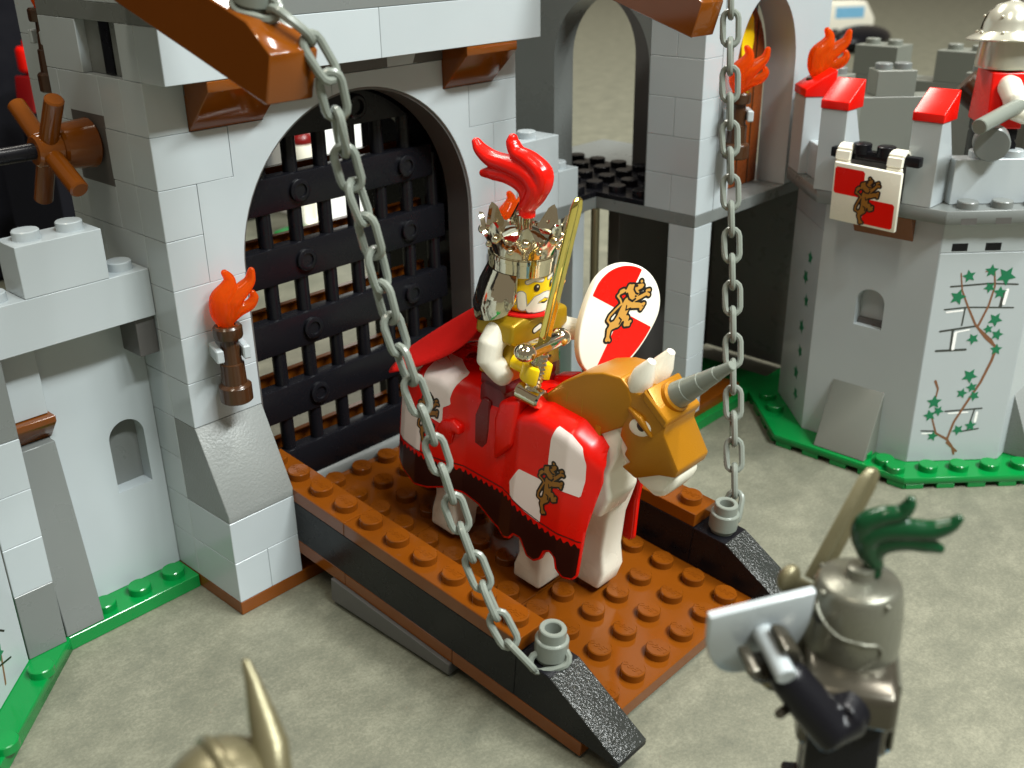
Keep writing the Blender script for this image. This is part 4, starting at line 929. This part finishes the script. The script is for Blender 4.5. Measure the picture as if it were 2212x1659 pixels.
# king's sword and shield
def onx(vx, vy, x):
    d = CM @ Vector(((vx - 1106) / FPX, -(vy - 829.5) / FPX, -1.0)); return CAM + d * ((x - CAM.x) / d.x)
def frame(z, x, at):
    z = Vector(z).normalized(); x = Vector(x); x = (x - z * x.dot(z)).normalized(); y = z.cross(x)
    M = Matrix((x, y, z)).transposed().to_4x4(); M.translation = Vector(at) * S; return M
sB = onx(1143, 868, 40.4); sT = onx(1250, 428, 44.5); sd = (sT - sB).normalized()
sw = sword('long golden chrome sword held upright by the king', (0, 0, 0), (0, 0, 0), CHROMEG, CHROME, L=(sT - sB).length - 13.0, BW=(2.2, 1.9))
sw.matrix_world = frame(sd, (math.cos(.1), math.sin(.1), .1), sB)
for ch_ in sw.children:
    if ch_.name.startswith(('cross_guard', 'guard_knob')): ch_.scale = (1.2, 1.2, 1)
    if ch_.name.startswith('pommel'): ch_.scale = (1.15, 1.3, 1)
KI = (Matrix.Translation(kb) @ Matrix.Rotation(BT, 4, 'X')).inverted()
hc = KI @ (sB + sd * 6.6); hand(king, tuple(hc), tuple(KI.to_3x3() @ sd), tuple(hc - Vector((-7.6, -.6, 17.6))), YELLOW)
sc_ = thing('shield', 'oval shield quartered red and white with tan lion, held by the king', 'shield', (0, 0, 0))
cR = CM @ Vector((1, 0, 0)); cU = CM @ Vector((0, 1, 0))
nrm = (-(CM @ Vector((0, 0, -1))) * .84 + cR * .46 - cU * .24).normalized(); up = cR * math.sin(math.radians(24)) + cU * math.cos(math.radians(24)); up = (up - nrm * up.dot(nrm)).normalized(); rt_ = up.cross(nrm)
SM = Matrix((rt_, up, nrm)).transposed().to_4x4()
sc_.matrix_world = Matrix.Translation(bw(32.25 + 14, 34.4, 58.2) * S) @ SM
def oval(k=1.0):
    P = []
    for i in range(25): a = math.pi * i / 24; P.append((8.5 * k * math.cos(a), 3.2 + 7.9 * k * math.sin(a)))
    for i in range(1, 18): q = i / 18; P.append((-8.5 * k * (math.cos(q * math.pi / 2) ** .9), 3.2 - 15.5 * k * math.sin(q * math.pi / 2)))
    P.append((0, 3.2 - 15.5 * k))
    for i in range(17, 0, -1): q = i / 18; P.append((8.5 * k * (math.cos(q * math.pi / 2) ** .9), 3.2 - 15.5 * k * math.sin(q * math.pi / 2)))
    return P
part(sc_, 'board', MB().prism(oval(), -2.0, 0, 'z'), WHITE, bevel=.35, seg=3)
smp = lambda e: lambda x, y: (x, y, e)
ov = poly_sdf(oval(.945))
decal('printed_quarter', lambda X, Y: np.maximum(ov(X, Y), np.maximum(X - .0, 1.5 - Y)), (-8, 1, 1, 11), .3, smp(.03), RED, sc_)
decal('printed_quarter', lambda X, Y: np.maximum(ov(X, Y), np.maximum(.0 - X, Y - 1.5)), (-1, 8, -13, 2), .3, smp(.03), RED, sc_)
lion(sc_, lambda u, v, e: (u, v, .05 + e), .1, 2.0, 12.4, LIONT)
part(sc_, 'handle', MB().cyl((0, 0, -2), (0, 0, -6.5), 1.55), WHITE)
bpy.context.view_layer.update()
hc = KI @ (bw(32.25 + 14, 34.4, 58.2) - nrm * 4.6); ha = KI.to_3x3() @ nrm
hand(king, tuple(hc), tuple(ha), tuple(hc - Vector((10.2, -5.4, 22.8))), YELLOW)

# ---------------------------------------------------------------- dark knight, right foreground
def dp(vx, vy, D):            # point at depth D (mm) along the pixel of a 2212 x 1659 picture
    return CAM + CM @ Vector(((vx - 1106) / FPX, -(vy - 829.5) / FPX, -1.0)) * D
def onz(vx, vy, z):
    d = CM @ Vector(((vx - 1106) / FPX, -(vy - 829.5) / FPX, -1.0)); return CAM + d * ((z - CAM.z) / d.z)
def frame(z, x, at):
    z = Vector(z).normalized(); x = Vector(x); x = (x - z * x.dot(z)).normalized(); y = z.cross(x)
    M = Matrix((x, y, z)).transposed().to_4x4(); M.translation = Vector(at) * S; return M
def rider_body(f, mt, ml, ma, mh):
    link('torso', torso_mesh(mt), f); link('hips', hips_mesh(ml), f)
    for sx in (-1, 1): link('leg', leg_mesh(ml), f, (sx * 4.0, 0, 0))
cF = CM @ Vector((0, 0, -1)); cB = -cF
KN = Vector((2.2, -128.6, 30.8)); KR = math.radians(208)
pk = thing('brick_pedestal', 'light blue brick pedestal under the foreground knight', 'pedestal', (KN.x, KN.y, 0), (0, 0, KR))
for z0_, z1_ in ((0, 10.2), (10.2, 20.4), (20.4, 30.7)): part(pk, 'brick', MB().box(-8, 8, -8, 8, z0_ + .05, z1_ - .05), LBLUE, bevel=.14)
kn = thing('toy_knight', 'grey helmeted toy knight with dark armour, right foreground, seen from behind', 'toy figure', KN, (0, 0, KR))
rider_body(kn, BLACK, BLACK, BLACK, BLACK)
part(kn, 'shoulder_armour', MB().prism([(-8.7, 24.2), (-8.2, 28.0), (-5.4, 29), (5.4, 29), (8.2, 28.0), (8.7, 24.2), (6.2, 23.0), (5.6, 18), (0, 14.5), (-5.6, 18), (-6.2, 23.0)], -4.9, 4.9, 'y'), DPEARL, bevel=.9, seg=4)
MB().prism([(-5.3, 28), (5.3, 28), (5.8, 19.5), (0, 13.0), (-5.8, 19.5)], 4.9, 5.35, 'y').ob('back_plate', PEARL, kn, bevel=.3, seg=2)
arm(kn, -1, (-9, -1.4, 21.4), (-8.4, -5.2, 23.6), BLACK)
hl = thing('great_helm', 'grey bucket helm with visor ridges worn by the foreground knight', 'helmet', KN + Vector((0, 0, 28.6)), (0, 0, KR))
hb = MB().lathe([(4.9, 0), (5.25, .15), (5.35, 2.2), (5.2, 6.0), (4.75, 9.3), (4.5, 9.9), (4.1, 10.2), (1.7, 10.5), (1.55, 10.7), (1.5, 11.9), (1.3, 12.0)], 40); part(hl, 'bucket', hb, PEARL); hl.scale = (.97, .97, .87)
def hpt(a, z, e=.05): r = float(np.interp(z, [0, 2.2, 6, 9.3], [5.2, 5.35, 5.2, 4.75])) + e; return (r * math.sin(a), -r * math.cos(a), z)
for sx in (-1, 1):
    part(hl, 'visor_ridge', MB().tube(smooth_path([hpt(sx * .25, 8.6), hpt(sx * .7, 6.4), hpt(sx * 1.2, 4.9), hpt(sx * 1.75, 4.4)], 24), .22, 8), PEARL)
    part(hl, 'visor_ridge', MB().tube(smooth_path([hpt(sx * 1.75, 4.4), hpt(sx * 2.05, 4.0), hpt(sx * 2.1, 2.4), hpt(sx * 1.7, .4)], 24), .22, 8), PEARL)
    decal('eye_slit', strokes([([(sx * .4, 6.1), (sx * 3.6, 5.6)], .35)]), (-5, 5, 5, 7), .2, lambda a, z: hpt(a / 5.2, z, .06), INK, hl)
for a in (.6, -.6, 2.2): part(hl, 'rivet', MB().sphere(hpt(a, 9.3), .4, 10), PEARL)
gp = link('plume', plume_mesh(DGREEN)); gp.location = (KN + Vector((0, 0, 28.6 + 10.8)) + cR * 1.3) * S
pd = (cR * 1.0 - cF * .25); gp.rotation_euler = (0, 0, math.atan2(pd.y, pd.x) - math.pi / 2); gp.scale = (.62, .6, .6)
tag(gp, 'dark green plume on the grey bucket helm', 'plume')
# his shield, seen from the back
c_ = dp(1640, 1358, 112); nb = cR * .24 - cU * .62 + cB * .74; up_ = cU * 1.0 + cB * .25
ks = thing('knight_shield', 'white backed heater shield with handle held by the foreground knight', 'shield'); ks.matrix_world = frame(nb, cR + cU * .08, c_)
def heater(w_=6.0, h0=4.4, h1=-7.4):
    P = [(-w_, h0), (w_, h0)]
    for i in range(0, 13): q = i / 12; P.append((w_ * math.cos(q * math.pi / 2) ** .75 if i < 12 else 0, .8 + (h1 - .8) * math.sin(q * math.pi / 2)))
    return P + [(-x, y) for x, y in P[2:-1][::-1]]
part(ks, 'board', MB().prism(heater(), -.75, .25, 'z'), GREY, bevel=.2, seg=2)
part(ks, 'handle', MB().cyl((.2, 0, .2), (.2, 0, 6.4), 1.15, n=20, ch=.15), GREY)
hm = Vector(c_) + nb.normalized() * 2.6
Mi = (Matrix.Translation(KN) @ Matrix.Rotation(KR, 4, 'Z')).inverted()
lh = Mi @ (hm - cU * .6); ax_ = (Mi.to_3x3() @ nb)
we = Vector((9.9, -1.6, 24.4)); hand(kn, tuple(lh), tuple(ax_), tuple(lh - we), DPEARL); arm(kn, 1, tuple(we), tuple(lh + (we - lh).normalized() * 3.2), BLACK)
# his sword
h0 = dp(1752, 1268, 121); h1 = dp(1890, 1012, 121); dr_ = (h1 - h0).normalized()
ks2 = sword('bronze grey sword raised behind the foreground knight', (0, 0, 0), (0, 0, 0), BRONZE, BRONZE, L=15.0, BW=(1.9, 1.75))
ks2.matrix_world = frame(dr_, cR + cF * .5, h0 - dr_ * 12.4)
for ch_ in ks2.children:
    if ch_.name.startswith('cross'): ch_.scale = (.8, .7, .95)
    if ch_.name.startswith('guard_knob'): ch_.scale = (.8, .6, .98)
lh = Mi @ (h0 - dr_ * 7.0); hand(kn, tuple(lh), tuple(Mi.to_3x3() @ dr_), (0, -1, .2), PEARL)
part(kn, 'dagger_hilt', MB().tube([tuple(Mi @ dp(1716, 1520, 112)), tuple(Mi @ dp(1684, 1542, 110))], .55, 12), DPEARL)
decal('printed_rivet', strokes([([(-2, 8)], 1), ([(2, 5)], 1), ([(-1, 3)], .8)]), (-3.5, 3.5, 1, 11), .25, lambda x, z: (x - 4, 3.45, z), PEARL, kn)

# ---------------------------------------------------------------- horned rider, bottom left
HN = Vector((-58.4, -96.8, 27.0)); HR = math.radians(168)
pk = thing('brick_pedestal', 'dark grey brick pedestal under the figure with the horned helmet', 'pedestal', (HN.x, HN.y, 0), (0, 0, HR))
for z0_, z1_ in ((0, 9), (9, 18), (18, 26.9)): part(pk, 'brick', MB().box(-8, 8, -8, 8, z0_ + .05, z1_ - .05), DGREY, bevel=.14)
rd = thing('toy_warrior', 'toy figure below the bronze horned helmet, bottom left', 'toy figure', HN, (0, 0, HR))
rider_body(rd, DGREY, BLACK, BLACK, BLACK)
arm(rd, 1, (8.8, -2.6, 20.6), (7.4, -6, 18.6), BLACK); arm(rd, -1, (-8.8, -2.6, 20.6), (-7.4, -6, 18.6), BLACK)
hh = thing('horned_helmet', 'bronze horned helmet poking up at the bottom left edge', 'helmet', HN + Vector((0, 0, 31.0)), (0, 0, HR))
part(hh, 'dome', MB().lathe([(5.9, 0), (6.3, .2), (6.3, 1.6), (5.9, 1.9), (5.75, 3.6), (5.0, 5.7), (3.4, 7.3), (1.6, 7.95), (1e-6, 8.1)], 36), BRONZE)
part(hh, 'crest_band', MB().tube([(0, 5.95 * math.cos(a), 1.8 + 6.3 * math.sin(a)) for a in np.linspace(.05, math.pi - .05, 15)], .7, 10), BRONZE)
hi = (Matrix.Translation(HN + Vector((0, 0, 31.0))) @ Matrix.Rotation(HR, 4, 'Z')).inverted()
part(hh, 'horn', MB().tube([tuple(hi @ dp(*q)) for q in ((592, 1668, 94.5), (584, 1608, 95.5), (566, 1545, 96), (545, 1470, 96.5), (531, 1432, 96.7))], [1.75, 1.75, 1.35, .75, .45], 18, flat=.8), BRONZE)
for sx in (-1, 1): part(hh, 'rivet', MB().sphere((sx * 3.6, 4.6, 2.4), .5, 10), BRONZE)

# ---------------------------------------------------------------- guard on the tower
GN = Vector((170.3, -78.6, 71.6)); GR = math.radians(36)
gd = thing('toy_guard', 'toy guard in red tunic behind the right tower parapet', 'toy figure', GN, (0, 0, GR))
rider_body(gd, RED, BLACK, WHITE, YELLOW); link('head', head_mesh(YELLOW), gd)
arm(gd, -1, (-9.2, -1.6, 20.4), (-6.4, -6.4, 18.8), WHITE); arm(gd, 1, (9.0, -2, 20.6), (7.8, -6, 18.6), WHITE)
part(gd, 'mail_collar', MB().lathe([(5.0, 28.9), (6.3, 29.0), (6.5, 30), (5.9, 35.6), (5.2, 35.8)], 32), SILVER)
kt = thing('kettle_hat', 'silver kettle hat with wide brim on the tower guard', 'helmet', GN + Vector((0, 0, 35.2)), (0, .06, GR))
part(kt, 'hat', MB().lathe([(5.4, 0), (8.9, -.3), (9.1, 0), (8.9, .35), (6.4, 1.6), (6.2, 1.9), (6.0, 3.6), (5.0, 6.0), (3.2, 7.6), (1.4, 8.2), (1e-6, 8.3)], 44), SILVER)
part(kt, 'seam', MB().tube([(0, 6.35 * math.cos(a), 1.7 + 6.6 * math.sin(a)) for a in np.linspace(.1, math.pi - .1, 17)], .18, 8), DPEARL)
for i in range(8): a = i * math.pi / 4 + .3; part(kt, 'rivet', MB().sphere((6.9 * math.cos(a), 6.9 * math.sin(a), 1.5), .45, 8), SILVER)
for i in range(5): a = i * math.pi / 2.5; part(kt, 'rivet', MB().sphere((5.6 * math.cos(a), 5.6 * math.sin(a), 5.0), .4, 8), SILVER)
F_ = lambda x, y: ((2928 + x / 3.072) * .60636, y / 3.072 * .60636)
p0 = dp(*F_(1720, 1390), 226); p1 = dp(*F_(2420, 1010), 243)
sp_ = MB().cyl(p0, p1, 1.75, n=18, ch=.2).ob('spear_shaft', CHAIN); tag(sp_, 'grey spear shaft held slanting by the tower guard', 'spear')
p0 = dp(*F_(1560, 900), 262); p1 = dp(*F_(1800, 1120), 262); p1 = p0 + (p1 - p0) * 1.8
lg = MB().cyl(p0, p1, 4.2, n=12, ch=.3).ob('wooden_log', DBROWN); tag(lg, 'dark brown log leaning inside the tower parapet', 'log')
c0 = dp(*F_(1860, 1590), 236); ds = MB().cyl(c0, c0 + Vector((3, 1.4, .5)), 4.0, n=30, ch=.3).ob('round_shield', DGREY); tag(ds, 'small grey round disc behind the tower parapet', 'disc')

# ================================================================== things far behind
rwl = thing('rear_battlement', 'mid grey battlement wall behind the right tower', 'wall', (262, -20, 0))
for k in range(8): brick(rwl, 256, 268, -80, 30, 10.4 * k, 10.4 * (k + 1), RGREY)
for y_ in (-72, -44, -16, 12):
    c = brick(rwl, 256, 268, y_, y_ + 15, 83.2, 93, RGREY, 'merlon'); studs(c, [(262, y_ + 3.7, 93), (262, y_ + 11.5, 93)], RGREY)
wb = thing('white_box', 'bright white carton standing behind the castle, seen through the portcullis', 'box', (190, 270, 0))
part(wb, 'carton', MB().box(11, 53, -37, 40, 0, 150), PAPER, bevel=.6); part(wb, 'lid', MB().box(10, 54, -38, 41, 138, 152), PAPER, bevel=.6)
cr_ = thing('dark_backdrop', 'dark navy backdrop box behind the left wall', 'crate', (-40, 330, 0))
part(cr_, 'side', MB().box(-260, 236, -66, 70, 0, 260), NAVY, bevel=2); part(cr_, 'lid', MB().box(-263, 239, -73, 73, 250, 262), NAVY, bevel=1)  # added dark box standing in for the dark clutter there
tr = thing('toy_tree', 'small dark green toy tree in front of the dark backdrop', 'tree', (84, 240, 0))
mb = MB()
for k in range(5): mb.lathe([(16 - 2.6 * k, 22 + 13 * k), (15 - 2.6 * k, 24 + 13 * k), (5, 40 + 13 * k)], 9)
part(tr, 'crown', mb, mat('deep_green_plastic', srgb(10, 44, 30), .4)); part(tr, 'trunk', MB().cyl((0, 0, 0), (0, 0, 40), 3), DBROWN)  # crown in one even dark green
bk = thing('toy_bystander', 'dark red toy figure among the dark things at top left', 'toy figure', (74, 223, 56), (0, 0, .4))
rider_body(bk, DRED, BLACK, BLACK, BLACK); link('head', head_mesh(RED), bk)
pd_ = brick(bk, 62, 86, 211, 235, 0, 56, NAVY, 'pedestal')
vn = thing('toy_van', 'blurred white and blue toy van far behind the tower', 'van', (1062, 396, 0), (0, 0, -.6))
part(vn, 'body', MB().prism([(-30, 8), (30, 8), (30, 24), (18, 42), (-30, 42)], -14, 14, 'y'), WHITE, bevel=3, seg=3); part(vn, 'window', MB().box(-20, 16, -14.4, 14.4, 24, 37), LBLUE, bevel=1)
for x in (-18, 18): part(vn, 'wheel', MB().cyl((x, -15, 7), (x, 15, 7), 7), BLACK)
po = MB().sphere((0, 0, 12), 1, 24, sc=(45, 26, 13)).ob('black_pouch', BLACK, None, (985, 338, 0)); tag(po, 'blurred black pouch lying on the table far behind the tower', 'pouch')
b2 = thing('green_figure', 'green toy figure with dark red cap behind the portcullis, left of the white carton', 'toy figure', (184, 219, 6), (0, 0, .3))
part(b2, 'base_plate', MB().box(-16, 12, -8, 8, -6, 0), GREEN, bevel=.2)
rider_body(b2, GREEN, WHITE, WHITE, WHITE); link('head', head_mesh(WHITE), b2); part(b2, 'cap', MB().sphere((0, 0, 38.6), 5.4, 20, sc=(1, 1, .8)), DRED)
